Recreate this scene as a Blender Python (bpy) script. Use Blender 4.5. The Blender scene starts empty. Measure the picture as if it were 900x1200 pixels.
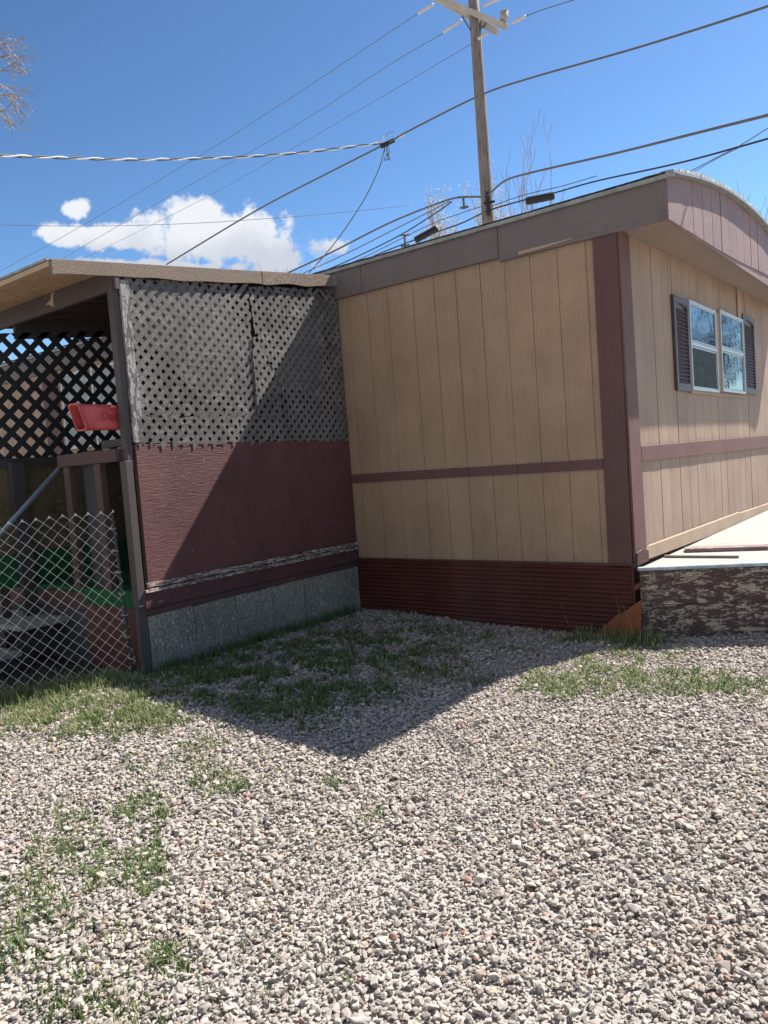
import bpy, bmesh, math, random
import numpy as np
from mathutils import Vector, Matrix, noise
R_ = math.radians
rnd = random.Random(7)
C = bpy.context.scene.collection
scene = bpy.context.scene

# ------------------------------------------------------------------ camera (solved from the vanishing points of the walls)
F, CX, CY, H = 885.0, 450.0, 600.0, 1.5
va = Vector((-696-CX, 628-CY, F)).normalized()
vb = Vector((1125-CX, 494-CY, F)).normalized()
dn = va.cross(vb)
if dn.y < 0: dn = -dn
dn.normalize()
X_ = -va; UP_ = -dn; Y_ = UP_.cross(X_).normalized()
Rm = Matrix((X_, Y_, UP_))                      # world = Rm @ (x right, y down, z forward)
def ray(px, py): return Rm @ Vector((px-CX, py-CY, F))
_d = ray(747, 748); _t = H/-_d.z
CAM = Vector((-_d.x*_t, -_d.y*_t, H))
def onx(px, py, x): d = ray(px, py); return CAM + d*((x-CAM.x)/d.x)
def ony(px, py, y): d = ray(px, py); return CAM + d*((y-CAM.y)/d.y)
def onz(px, py, z=0.0): d = ray(px, py); return CAM + d*((z-CAM.z)/d.z)
def at(px, py, dist): d = ray(px, py); return CAM + d*(dist/math.hypot(d.x, d.y))

cam_d = bpy.data.cameras.new('camera'); cam = bpy.data.objects.new('camera', cam_d); C.objects.link(cam)
cam_d.sensor_fit = 'VERTICAL'; cam_d.sensor_height = 36; cam_d.lens = F/1200*36
cam_d.clip_start = .05; cam_d.clip_end = 3000
right = Rm @ Vector((1, 0, 0)); up = Rm @ Vector((0, -1, 0)); back = Rm @ Vector((0, 0, -1))
M = Matrix((right, up, back)).transposed().to_4x4(); M.translation = CAM
cam.matrix_world = M; scene.camera = cam

# ------------------------------------------------------------------ node helpers
def new_mat(name):
    m = bpy.data.materials.new(name); m.use_nodes = True
    nt = m.node_tree; nt.nodes.clear()
    out = nt.nodes.new('ShaderNodeOutputMaterial')
    b = nt.nodes.new('ShaderNodeBsdfPrincipled'); nt.links.new(b.outputs[0], out.inputs[0])
    b.inputs['Specular IOR Level'].default_value = .3
    return m, nt, b, out
def N(nt, t, **k):
    n = nt.nodes.new(t)
    for a, v in k.items(): setattr(n, a, v)
    return n
def coords(nt, scale=(1,1,1), rot=(0,0,0)):
    tc = N(nt, 'ShaderNodeNewGeometry'); mp = N(nt, 'ShaderNodeMapping')
    mp.inputs['Scale'].default_value = scale; mp.inputs['Rotation'].default_value = rot
    nt.links.new(tc.outputs['Position'], mp.inputs['Vector']); return mp.outputs[0]
def nz(nt, vec, scale=5, detail=6, rough=.6, dist=0):
    n = N(nt, 'ShaderNodeTexNoise'); n.inputs['Scale'].default_value = scale
    n.inputs['Detail'].default_value = detail; n.inputs['Roughness'].default_value = rough
    n.inputs['Distortion'].default_value = dist
    nt.links.new(vec, n.inputs['Vector']); return n.outputs['Fac']
def mrange(nt, v, a, b, c=0., d=1., smooth=True):
    n = N(nt, 'ShaderNodeMapRange'); n.interpolation_type = 'SMOOTHSTEP' if smooth else 'LINEAR'
    for i, x in enumerate((a, b, c, d)): n.inputs[i+1].default_value = x
    nt.links.new(v, n.inputs[0]); return n.outputs[0]
def mixc(nt, f, a, b, mode='MIX'):
    n = N(nt, 'ShaderNodeMix', data_type='RGBA', blend_type=mode)
    for s, v in ((n.inputs[0], f), (n.inputs[6], a), (n.inputs[7], b)):
        if isinstance(v, (int, float)): s.default_value = v
        elif isinstance(v, tuple): s.default_value = (*v, 1)
        else: nt.links.new(v, s)
    return n.outputs[2]
def math_(nt, op, a, b=None):
    n = N(nt, 'ShaderNodeMath', operation=op)
    for s, v in zip(n.inputs, (a, b)):
        if v is None: continue
        if isinstance(v, (int, float)): s.default_value = v
        else: nt.links.new(v, s)
    return n.outputs[0]
def bump(nt, b, h, strength=.4, dist=.01, prev=None):
    n = N(nt, 'ShaderNodeBump'); n.inputs['Strength'].default_value = strength; n.inputs['Distance'].default_value = dist
    nt.links.new(h, n.inputs['Height'])
    if prev is not None: nt.links.new(prev, n.inputs['Normal'])
    nt.links.new(n.outputs[0], b.inputs['Normal']); return n.outputs[0]

def paint(name, col, var=.12, rough=.75, grain=(30,30,3), gstr=.25, peel=None, peel_s=(6,6,6), peel_t=(.58,.6), peel_sc=3, dirt=None, dirt_amt=.35, gdist=.004, splash=0, prough=.68):
    """weathered paint on wood: broad tone drift, grain bump, optional peeling and grime"""
    m, nt, b, o = new_mat(name)
    c1 = tuple(x*(1-var) for x in col); c2 = tuple(min(1, x*(1+var)) for x in col)
    broad = nz(nt, coords(nt), 1.7, 5, .65)
    c = mixc(nt, mrange(nt, broad, .3, .7), c1, c2)
    g = nz(nt, coords(nt, grain), 4, 5, .65)
    c = mixc(nt, mrange(nt, g, .35, .75, 0, .35), c, tuple(x*.72 for x in col))
    if dirt is not None:
        dv = nz(nt, coords(nt, (2.2, 2.2, .7)), 3, 7, .7)
        c = mixc(nt, mrange(nt, dv, .52, .75, 0, dirt_amt), c, dirt)
        sp = nz(nt, coords(nt), 90, 3, .6)
        c = mixc(nt, mrange(nt, sp, .70, .74, 0, .6), c, tuple(x*.35 for x in dirt))
    h = g
    if peel is not None:
        pv = nz(nt, coords(nt, peel_s), peel_sc, 9, prough, .5)
        if prough > .75: pv = math_(nt, 'ADD', pv, math_(nt, 'MULTIPLY', math_(nt, 'SUBTRACT', nz(nt, coords(nt, (14,14,55)), 3, 5, .7), .5), .34))
        pm = mrange(nt, pv, peel_t[0], peel_t[1])
        pc = mixc(nt, mrange(nt, nz(nt, coords(nt, grain), 8, 4), .35, .65), tuple(x*.7 for x in peel), peel)
        c = mixc(nt, pm, c, pc)
        h = math_(nt, 'ADD', math_(nt, 'MULTIPLY', g, .6), math_(nt, 'MULTIPLY', pm, -.8))
    if splash:
        sx = N(nt, 'ShaderNodeSeparateXYZ'); gp = N(nt, 'ShaderNodeNewGeometry'); nt.links.new(gp.outputs['Position'], sx.inputs[0])
        hgt = mrange(nt, sx.outputs['Z'], .58, .58+splash, 1, 0, False)
        sm_ = math_(nt, 'MULTIPLY', hgt, mrange(nt, nz(nt, coords(nt, (5,5,2.5)), 4, 7, .7), .38, .62))
        c = mixc(nt, math_(nt, 'MULTIPLY', sm_, .55), c, (.20,.15,.11))
        run = nz(nt, coords(nt, (16,16,.35)), 2.2, 4, .6)        # rain streaks running down the boards
        c = mixc(nt, mrange(nt, run, .54, .72, 0, .30), c, (.17,.115,.075))
        fade = nz(nt, coords(nt, (1.3,1.3,.5)), 1.3, 4, .6)
        c = mixc(nt, mrange(nt, fade, .48, .72, 0, .30), c, tuple(min(1, x*1.28+.03) for x in col))
    nt.links.new(c, b.inputs['Base Color']); b.inputs['Roughness'].default_value = rough
    bump(nt, b, h, gstr, gdist)
    return m
def plain(name, col, rough=.6, metal=0, var=.1, scale=8, bstr=.15):
    m, nt, b, o = new_mat(name)
    n = nz(nt, coords(nt), scale, 6, .65)
    c = mixc(nt, mrange(nt, n, .3, .7), tuple(x*(1-var) for x in col), tuple(min(1, x*(1+var)) for x in col))
    nt.links.new(c, b.inputs['Base Color']); b.inputs['Roughness'].default_value = rough; b.inputs['Metallic'].default_value = metal
    bump(nt, b, nz(nt, coords(nt), scale*8, 4), bstr, .002)
    return m

MT = {}
MT['tan_front'] = paint('tan_siding', (.315,.212,.140), .12, .62, (25,25,1.6), .14, dirt=(.20,.14,.09), dirt_amt=.4, splash=.35)
MT['tan_end'] = paint('tan_end_siding', (.325,.225,.165), .12, .75, (30,30,2), .8, dirt=(.22,.145,.105), dirt_amt=.45, splash=.5)
MT['tan_board'] = paint('tan_board', (.38,.27,.19), .08, .7, (3,3,30), .2, dirt=(.2,.12,.08), dirt_amt=.3)
MT['soffit'] = paint('soffit_paint', (.27,.205,.17), .06, .8, (4,20,4), .1, dirt=(.2,.12,.08), dirt_amt=.3)
MT['maroon'] = paint('maroon_trim', (.105,.052,.05), .1, .6, (20,20,2), .15, dirt=(.07,.04,.035))
MT['maroon_h'] = paint('maroon_belt', (.12,.06,.057), .14, .65, (2.5,2.5,24), .3, dirt=(.07,.04,.035))
MT['maroon_end'] = paint('maroon_worn_trim', (.14,.068,.058), .14, .7, (2.5,2.5,24), .4, dirt=(.09,.05,.04))
MT['fascia'] = paint('fascia_paint', (.150,.118,.115), .06, .65, (4,4,14), .12, dirt=(.06,.045,.045))
MT['fascia_end'] = paint('fascia_peeling', (.24,.155,.145), .1, .7, (26,26,2), .35, peel=(.5,.44,.4), peel_s=(9,9,5), peel_t=(.625,.645), peel_sc=3.4, dirt=(.1,.06,.06))
MT['skirt_metal'] = paint('skirt_metal', (.085,.024,.020), .2, .5, (1,1,1), .08, dirt=(.06,.03,.025), dirt_amt=.6)
MT['ply'] = paint('red_plywood', (.108,.042,.040), .2, .6, (3,2.2,38), .7, peel=(.3,.2,.17), peel_s=(2,2,14), peel_t=(.67,.70), peel_sc=5, dirt=(.06,.025,.022), dirt_amt=.6, gdist=.018)
MT['rim'] = paint('rotten_rim_board', (.085,.035,.034), .2, .7, (2,1.4,22), .9, peel=(.36,.30,.26), peel_s=(1.6,1.6,26), peel_t=(.64,.66), peel_sc=2.2, gdist=.012)
MT['rim_edge'] = paint('worn_edge', (.15,.08,.07), .3, .85, (2,2,20), .9, peel=(.46,.40,.35), peel_s=(3,3,14), peel_t=(.46,.52), peel_sc=6, gdist=.012)
MT['cement'] = paint('cement_board', (.25,.232,.198), .3, .9, (14,14,8), 1.0, peel=(.50,.49,.43), peel_s=(16,16,10), peel_t=(.50,.58), peel_sc=3, dirt=(.12,.13,.11), dirt_amt=.6, gdist=.02)
MT['lattice'] = paint('weathered_lattice', (.118,.106,.099), .3, .7, (14,14,14), .5, peel=(.20,.183,.17), peel_s=(4,4,4), peel_t=(.45,.7), peel_sc=2.2, dirt=(.030,.026,.025), dirt_amt=.9, gdist=.008)
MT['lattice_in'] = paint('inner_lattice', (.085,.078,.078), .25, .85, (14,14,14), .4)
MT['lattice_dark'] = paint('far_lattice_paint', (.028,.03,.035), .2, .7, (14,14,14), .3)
MT['post'] = paint('post_paint', (.072,.057,.055), .12, .7, (22,22,2), .3, dirt=(.06,.045,.04))
MT['peel_white'] = paint('peeling_white', (.12,.105,.10), .3, .9, (16,16,4), 1.0, peel=(.36,.34,.32), peel_s=(9,9,3), peel_t=(.43,.5), peel_sc=4, gdist=.015)
MT['header'] = paint('header_paint', (.075,.058,.056), .1, .7, (3,3,20), .25)
MT['deck_wood'] = paint('roof_decking', (.42,.28,.165), .15, .8, (18,3,18), .3, peel=(.2,.13,.08), peel_s=(3,12,3), peel_t=(.55,.65))
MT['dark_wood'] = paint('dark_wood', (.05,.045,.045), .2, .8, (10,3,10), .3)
MT['grey_wood'] = paint('grey_wood', (.24,.225,.20), .2, .85, (3,3,20), .5, dirt=(.1,.09,.08))
MT['baluster'] = paint('baluster_paint', (.075,.043,.04), .1, .7, (22,22,2), .25)
MT['osb'] = paint('osb_panel', (.115,.085,.05), .35, .85, (7,7,7), .6, peel=(.17,.13,.08), peel_s=(10,10,10), peel_t=(.5,.6), dirt=(.03,.05,.02), dirt_amt=.6)
MT['deck_white'] = paint('white_deck_boards', (.33,.315,.285), .08, .75, (4,4,4), .2, dirt=(.35,.32,.28), dirt_amt=.35)
MT['deck_face'] = paint('peeling_deck_face', (.085,.047,.045), .2, .75, (3,3,22), .9, peel=(.40,.33,.26), peel_s=(4,4,12), peel_t=(.505,.515), peel_sc=2.6, prough=.80, dirt=(.16,.11,.09), dirt_amt=.4, gdist=.012)
MT['drip_blue'] = plain('pale_blue_edge', (.30,.34,.38), .5, .2, .25, 12)
MT['rust_board'] = paint('rust_orange_board', (.20,.075,.032), .18, .8, (3,3,18), .5, dirt=(.14,.05,.02), dirt_amt=.6)
MT['alu'] = plain('window_aluminium', (.42,.43,.44), .4, .3, .06, 10)
MT['drip'] = plain('galvanised_edge', (.24,.24,.23), .5, .3, .2, 10)
MT['shutter'] = paint('shutter_plastic', (.085,.058,.06), .08, .5, (5,5,5), .05)
MT['blind'] = plain('blind_slats', (.46,.46,.45), .6, 0, .05)
MT['curtain'] = plain('dark_curtain', (.035,.05,.052), .8, 0, .3, 14)
MT['pale_curtain'] = plain('pale_curtain', (.30,.33,.34), .8, 0, .12, 9)
MT['galv'] = plain('galvanised_wire', (.62,.60,.55), .5, .1, .15, 30)
MT['galv_pipe'] = plain('galvanised_pipe', (.36,.40,.43), .4, .4, .15, 10)
MT['cable'] = plain('black_cable', (.018,.018,.02), .6)
MT['cable_grey'] = plain('grey_cable', (.10,.10,.11), .6)
MT['cable_white'] = plain('white_cable', (.62,.60,.56), .6)
MT['wire_thin'] = plain('thin_conductor', (.12,.15,.20), .6)
MT['insul'] = plain('polymer_insulator', (.52,.49,.47), .4)
MT['polewood'] = paint('pole_wood', (.20,.165,.15), .15, .85, (14,14,.8), .8, peel=(.12,.085,.07), peel_s=(12,12,.7), peel_t=(.56,.64), gdist=.02)
MT['arm_wood'] = paint('crossarm_wood', (.38,.34,.30), .15, .85, (5,5,5), .5)
MT['turf'] = plain('green_turf', (.012,.085,.03), .95, 0, .35, 30, .8)
MT['bark'] = plain('twig_bark', (.30,.27,.255), .85, 0, .2, 20)
MT['bark_dark'] = plain('twig_bark_dark', (.11,.09,.085), .85, 0, .2, 20)

MT['chip'] = plain('paint_chip', (.30,.24,.21), .9, 0, .4, 40)
MT['nail'] = plain('rusty_nail', (.06,.035,.025), .8, 0, .4, 40)
def mat_roofing():
    m, nt, b, o = new_mat('granular_roofing')
    n = nz(nt, coords(nt), 130, 3, .7); n2 = nz(nt, coords(nt), 3, 5, .6)
    c = mixc(nt, mrange(nt, n, .35, .65), (.07,.054,.042), (.34,.26,.20))
    c = mixc(nt, mrange(nt, n2, .4, .7, 0, .5), c, (.17,.13,.10))
    nt.links.new(c, b.inputs['Base Color']); b.inputs['Roughness'].default_value = .95
    bump(nt, b, n, .9, .006); return m
MT['roofing'] = mat_roofing()
def mat_coat():
    m, nt, b, o = new_mat('silver_roof_coating')
    n = nz(nt, coords(nt), 26, 5, .7)
    c = mixc(nt, mrange(nt, n, .42, .62), (.14,.14,.13), (.66,.66,.62))
    nt.links.new(c, b.inputs['Base Color']); b.inputs['Roughness'].default_value = .6
    bump(nt, b, n, 1.0, .03); return m
MT['coat'] = mat_coat()
def mat_tube():
    m, nt, b, o = new_mat('faded_red_plastic')
    n = nz(nt, coords(nt), 7, 5, .6)
    c = mixc(nt, mrange(nt, n, .3, .7), (.42,.045,.045), (.52,.10,.095))
    nt.links.new(c, b.inputs['Base Color']); b.inputs['Roughness'].default_value = .42
    return m
MT['tube'] = mat_tube()
MT['tube_text'] = plain('embossed_dark_red', (.30,.03,.03), .5)
def mat_glass():
    m, nt, b, o = new_mat('window_glass'); nt.nodes.remove(b)
    tr = N(nt, 'ShaderNodeBsdfTransparent'); tr.inputs[0].default_value = (.62,.63,.64,1)
    gl = N(nt, 'ShaderNodeBsdfGlossy'); gl.inputs['Roughness'].default_value = .015; gl.inputs[0].default_value = (.95,.97,1,1)
    fr = N(nt, 'ShaderNodeFresnel'); fr.inputs[0].default_value = 1.55
    bp = N(nt, 'ShaderNodeBump'); bp.inputs['Strength'].default_value = .06; bp.inputs['Distance'].default_value = .02
    nt.links.new(nz(nt, coords(nt), 5, 3), bp.inputs['Height'])
    nt.links.new(bp.outputs[0], gl.inputs['Normal'])
    mx = N(nt, 'ShaderNodeMixShader'); nt.links.new(math_(nt, 'MULTIPLY', fr.outputs[0], .62), mx.inputs[0])
    nt.links.new(tr.outputs[0], mx.inputs[1]); nt.links.new(gl.outputs[0], mx.inputs[2]); nt.links.new(mx.outputs[0], o.inputs[0])
    return m
MT['glass'] = mat_glass()
def mat_gravel():
    m, nt, b, o = new_mat('crushed_stone')
    at_ = N(nt, 'ShaderNodeAttribute', attribute_name='tone'); at_.attribute_type = 'GEOMETRY'
    cr = N(nt, 'ShaderNodeValToRGB'); cr.color_ramp.interpolation = 'LINEAR'
    stops = [(0, (.15,.13,.125)), (.05, (.24,.215,.205)), (.18, (.33,.305,.29)), (.42, (.41,.385,.365)), (.65, (.47,.445,.42)), (.85, (.53,.50,.46)), (.955, (.62,.59,.54)), (.976, (.50,.42,.30)), (.988, (.40,.27,.21)), (1, (.30,.14,.10))]
    e = cr.color_ramp.elements
    e[0].position, e[0].color = 0, (*stops[0][1], 1); e[1].position, e[1].color = 1, (*stops[-1][1], 1)
    for p, c in stops[1:-1]: x = e.new(p); x.color = (*c, 1)
    nt.links.new(at_.outputs['Fac'], cr.inputs[0])
    n = nz(nt, coords(nt), 55, 5, .7)
    c = mixc(nt, mrange(nt, n, .3, .7, 0, .35), cr.outputs[0], (.33,.295,.26), 'MIX')
    c = mixc(nt, 1.0, c, (.84, .79, .745), 'MULTIPLY')
    st = nz(nt, coords(nt), .75, 4, .6)                       # broad brown silt stains in the drive
    c = mixc(nt, mrange(nt, st, .56, .74, 0, .38), c, (.30,.225,.18))
    nt.links.new(c, b.inputs['Base Color']); b.inputs['Roughness'].default_value = .85
    bump(nt, b, nz(nt, coords(nt), 160, 3, .7), .35, .003)
    return m
MT['gravel'] = mat_gravel()
def mat_ground():
    m, nt, b, o = new_mat('dusty_ground')
    n = nz(nt, coords(nt), 2, 8, .7); n2 = nz(nt, coords(nt), 45, 4, .7)
    c = mixc(nt, mrange(nt, n, .3, .7), (.30,.27,.24), (.42,.385,.35))
    c = mixc(nt, mrange(nt, n2, .45, .6, 0, .6), c, (.36,.33,.30))
    nt.links.new(c, b.inputs['Base Color']); b.inputs['Roughness'].default_value = .95
    bump(nt, b, n2, .8, .02); return m
MT['ground'] = mat_ground()
def mat_blade(name, c1, c2, c3):
    m, nt, b, o = new_mat(name)
    a = N(nt, 'ShaderNodeAttribute', attribute_name='tone')
    cr = N(nt, 'ShaderNodeValToRGB'); e = cr.color_ramp.elements
    e[0].position = 0; e[0].color = (*c1, 1); e[1].position = 1; e[1].color = (*c3, 1); x = e.new(.6); x.color = (*c2, 1)
    nt.links.new(a.outputs['Fac'], cr.inputs[0])
    nt.links.new(cr.outputs[0], b.inputs['Base Color']); b.inputs['Roughness'].default_value = .6
    tl = N(nt, 'ShaderNodeBsdfTranslucent'); nt.links.new(cr.outputs[0], tl.inputs[0])
    mx = N(nt, 'ShaderNodeMixShader'); mx.inputs[0].default_value = .4
    nt.links.new(b.outputs[0], mx.inputs[1]); nt.links.new(tl.outputs[0], mx.inputs[2]); nt.links.new(mx.outputs[0], o.inputs[0])
    return m
MT['grass'] = mat_blade('grass_blades', (.065,.125,.032), (.14,.20,.065), (.48,.42,.25))
MT['straw'] = mat_blade('dry_straw', (.30,.23,.13), (.40,.32,.2), (.45,.38,.25))
MT['bud'] = mat_blade('tree_buds', (.30,.26,.15), (.42,.36,.27), (.5,.42,.38))

# ------------------------------------------------------------------ object helpers
def set_props(o, label, cat, group=None, kind=None):
    if label: o['label'] = label
    if cat: o['category'] = cat
    if group: o['group'] = group
    if kind: o['kind'] = kind
    return o
def thing(name, label, cat, loc=(0,0,0), group=None):
    o = bpy.data.objects.new(name, None); C.objects.link(o); o.location = loc; o.empty_display_size = .2
    return set_props(o, label, cat, group)
def root_loc(p):
    v = Vector((0,0,0))
    while p is not None: v += p.location; p = p.parent
    return v
def obj(name, bm, m, parent=None, smooth=False, bevel=0, loc=None):
    off = root_loc(parent) if parent else Vector((0,0,0))
    if loc is not None: off = off*0 + Vector(loc) if parent is None else off
    bmesh.ops.recalc_face_normals(bm, faces=bm.faces)
    if bevel:
        es = [e for e in bm.edges if len(e.link_faces) == 2 and e.calc_face_angle(0) > .6]
        bmesh.ops.bevel(bm, geom=es, offset=bevel, segments=1, affect='EDGES')
    bmesh.ops.translate(bm, verts=bm.verts, vec=-off)
    me = bpy.data.meshes.new(name); bm.to_mesh(me); bm.free()
    if smooth:
        for p in me.polygons: p.use_smooth = True
    for mm in (m if isinstance(m, (list, tuple)) else [m]): me.materials.append(mm)
    o = bpy.data.objects.new(name, me); C.objects.link(o)
    if parent: o.parent = parent
    elif loc is not None: o.location = loc
    return o
def box(bm, x0, x1, y0, y1, z0, z1, mi=0):
    v = [bm.verts.new(p) for p in ((x0,y0,z0),(x1,y0,z0),(x1,y1,z0),(x0,y1,z0),(x0,y0,z1),(x1,y0,z1),(x1,y1,z1),(x0,y1,z1))]
    for f in ((0,3,2,1),(4,5,6,7),(0,1,5,4),(1,2,6,5),(2,3,7,6),(3,0,4,7)):
        bm.faces.new([v[i] for i in f]).material_index = mi
    return v
def bxo(name, m, parent, x0, x1, y0, y1, z0, z1, bevel=.003, **k):
    bm = bmesh.new(); box(bm, x0, x1, y0, y1, z0, z1); return obj(name, bm, m, parent, bevel=bevel, **k)
def prism(bm, poly, w0, w1, axis):
    """poly = (u,z) points; axis 'x': extruded along x between w0,w1 with u=y; axis 'y': extruded along y with u=x"""
    f = (lambda u, z, w: (w, u, z)) if axis == 'x' else (lambda u, z, w: (u, w, z))
    a = [bm.verts.new(f(u, z, w0)) for u, z in poly]; b = [bm.verts.new(f(u, z, w1)) for u, z in poly]
    n = len(poly)
    bm.faces.new(a); bm.faces.new(b[::-1])
    for i in range(n): bm.faces.new((a[i], b[i], b[(i+1) % n], a[(i+1) % n]))
def beam(bm, p0, p1, w, h, upv=Vector((0,0,1))):
    """rectangular bar between two points"""
    p0, p1 = Vector(p0), Vector(p1); d = (p1-p0).normalized(); s = d.cross(upv)
    if s.length < 1e-4: s = Vector((1,0,0))
    s.normalize(); t = s.cross(d).normalized()
    v = []
    for p in (p0, p1):
        for a, b in ((-1,-1),(1,-1),(1,1),(-1,1)): v.append(bm.verts.new(p+s*(a*w/2)+t*(b*h/2)))
    bm.faces.new(v[0:4][::-1]); bm.faces.new(v[4:8])
    for i in range(4): j = (i+1) % 4; bm.faces.new((v[i], v[j], v[4+j], v[4+i]))
def tube(bm, pts, rad, n=6, cap=True):
    pts = [Vector(p) for p in pts]; rings = []
    rs = rad if isinstance(rad, (list, tuple)) else [rad]*len(pts)
    ref = Vector((0,0,1)); 
    for i, p in enumerate(pts):
        d = (pts[min(i+1, len(pts)-1)]-pts[max(i-1, 0)])
        if d.length < 1e-9: d = Vector((0,0,1))
        d.normalize(); s = d.cross(ref)
        if s.length < .05: s = d.cross(Vector((1,0,0)))
        s.normalize(); t = s.cross(d)
        rings.append([bm.verts.new(p+(s*math.cos(2*math.pi*k/n)+t*math.sin(2*math.pi*k/n))*rs[i]) for k in range(n)])
    for a, b in zip(rings, rings[1:]):
        for k in range(n): bm.faces.new((a[k], a[(k+1) % n], b[(k+1) % n], b[k]))
    if cap: bm.faces.new(rings[0][::-1]); bm.faces.new(rings[-1])
def spline(pts, n=8):
    pts = [Vector(p) for p in pts]
    if len(pts) < 3: return [pts[0].lerp(pts[-1], i/n) for i in range(n+1)]
    P = [2*pts[0]-pts[1]]+pts+[2*pts[-1]-pts[-2]]; out = []
    for i in range(1, len(P)-2):
        for k in range(n):
            t = k/n; a, b, c, d = P[i-1:i+3]
            out.append(.5*((2*b)+(c-a)*t+(2*a-5*b+4*c-d)*t*t+(3*b-3*c+d-a)*t**3))
    out.append(pts[-1]); return out
def interp(tab, x):
    for (a, fa), (b, fb) in zip(tab, tab[1:]):
        if x <= b: return fa+(fb-fa)*max(0, (x-a))/(b-a)
    return tab[-1][1]
def disc(bm, u, z, w, axis, r):
    n = 7; vs = []
    for k in range(n):
        a = 6.2832*k/n; p = (u+r*math.cos(a), z+r*math.sin(a)); vs.append(bm.verts.new((w, p[0], p[1]) if axis == 'x' else (p[0], w, p[1])))
    bm.faces.new(vs).material_index = 1
def planks(bm, us, zb, zt, w_out, w_in, axis, gap=.009, rec=.011, jit=.0015, nails=True, gw=(1.7,.8,.55,.9,.65)):
    """grooved plywood siding: proud planks over a recessed backing, one mesh"""
    s = 1 if w_out > w_in else -1
    for a, b in zip(us, us[1:]):
        j = rnd.uniform(0, jit)*s
        g0, g1 = gap*gw[us.index(a) % 5], gap*gw[us.index(b) % 5]
        u0, u1 = a+g0/2*rnd.uniform(.7, 1.2), b-g1/2*rnd.uniform(.7, 1.2)
        if nails:
            zz = zb(u0)+.03
            while zz < zt(u0)-.03:
                for uu in (u0+.012, (u0+u1)/2):
                    if rnd.random() < .72: disc(bm, uu+rnd.uniform(-.006,.006), zz+rnd.uniform(-.012,.012), w_out-j+s*.0012, axis, rnd.uniform(.0028,.0048))
                zz += .205
        n = max(1, int((u1-u0)/.5)); top = [(u0+(u1-u0)*k/n, zt(u0+(u1-u0)*k/n)) for k in range(n, -1, -1)]
        prism(bm, [(u0, zb(u0)), (u1, zb(u1))]+top, w_in, w_out-j, axis)
    n = 24; u0, u1 = us[0], us[-1]
    prism(bm, [(u0+.001, zb(u0)+.002), (u1-.001, zb(u1)+.002)]+[(u1-.001+(u0-u1+.002)*k/n, zt(u1+(u0-u1)*k/n)-.002) for k in range(n+1)], w_in-s*.004, w_out-s*rec, axis)

# ------------------------------------------------------------------ world and sun
SUN = Vector((.262, .845, 1)).normalized()
elev = math.asin(SUN.z); azi = math.atan2(SUN.x, SUN.y)
w = bpy.data.worlds.new('World'); scene.world = w; w.use_nodes = True; nt = w.node_tree; nt.nodes.clear()
wo = N(nt, 'ShaderNodeOutputWorld'); bg = N(nt, 'ShaderNodeBackground'); nt.links.new(bg.outputs[0], wo.inputs[0])
sky = N(nt, 'ShaderNodeTexSky', sky_type='NISHITA'); sky.sun_disc = False
sky.sun_elevation = elev; sky.sun_rotation = azi; sky.altitude = 1900; sky.air_density = 1.0; sky.dust_density = .7; sky.ozone_density = 1.6
SKY = .052
bg.inputs[1].default_value = SKY
tc = N(nt, 'ShaderNodeTexCoord'); dirv = tc.outputs['Generated']
def dotn(vec): 
    n = N(nt, 'ShaderNodeVectorMath', operation='DOT_PRODUCT'); nt.links.new(dirv, n.inputs[0]); n.inputs[1].default_value = vec; return n.outputs['Value']
mask = None; shade = None
# clouds: (centre px, half width px, half height px, weight)
for (cx_, cy_, a_, b_, wt) in ((255,277,105,33,1.0), (150,279,75,17,1.1), (320,296,36,26,.95), (235,255,40,22,.9), (90,246,17,9,.5), (88,276,44,13,1.0), (385,290,32,12,.6), (338,262,14,9,.5), (165,309,70,7,.55), (205,312,140,7,.35)):
    c0 = ray(cx_, cy_).normalized(); rx = Vector((0,0,1)).cross(c0); rx = -rx.normalized(); ux = rx.cross(c0).normalized()
    if ux.z < 0: ux = -ux
    ang = 1/math.sqrt(F*F+(cx_-CX)**2+(cy_-CY)**2)
    u = math_(nt, 'MULTIPLY', dotn(rx), 1/(a_*ang)); v = math_(nt, 'MULTIPLY', dotn(ux), 1/(b_*ang))
    # flatter underside than top
    r2 = math_(nt, 'ADD', math_(nt, 'MULTIPLY', u, u), math_(nt, 'MULTIPLY', v, v))
    e_ = math_(nt, 'MULTIPLY', math_(nt, 'SUBTRACT', 1, math_(nt, 'SQRT', r2)), wt)
    fw = math_(nt, 'GREATER_THAN', dotn(c0), 0)
    e_ = math_(nt, 'SUBTRACT', e_, math_(nt, 'MULTIPLY', math_(nt, 'SUBTRACT', 1, fw), 5))
    mask = e_ if mask is None else math_(nt, 'MAXIMUM', mask, e_)
    if shade is None: shade = v
wn = N(nt, 'ShaderNodeTexNoise'); wn.inputs['Scale'].default_value = 30; wn.inputs['Detail'].default_value = 9; wn.inputs['Roughness'].default_value = .62
nt.links.new(dirv, wn.inputs['Vector'])
wn2 = N(nt, 'ShaderNodeTexNoise'); wn2.inputs['Scale'].default_value = 17; wn2.inputs['Detail'].default_value = 8; wn2.inputs['Roughness'].default_value = .6
nt.links.new(dirv, wn2.inputs['Vector'])
mm = math_(nt, 'ADD', mask, math_(nt, 'MULTIPLY', math_(nt, 'SUBTRACT', wn.outputs['Fac'], .5), 2.1))
mm = mrange(nt, mm, -.12, .26)
thick = mrange(nt, math_(nt, 'SUBTRACT', math_(nt, 'ADD', shade, math_(nt, 'MULTIPLY', wn2.outputs['Fac'], 2.4)), 1.2), -.9, .5)
ccol = mixc(nt, thick, (5.6, 5.9, 6.6), (7.9, 8.1, 8.4))
gm = N(nt, 'ShaderNodeGamma'); gm.inputs[1].default_value = 1.36; nt.links.new(sky.outputs[0], gm.inputs[0])
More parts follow.
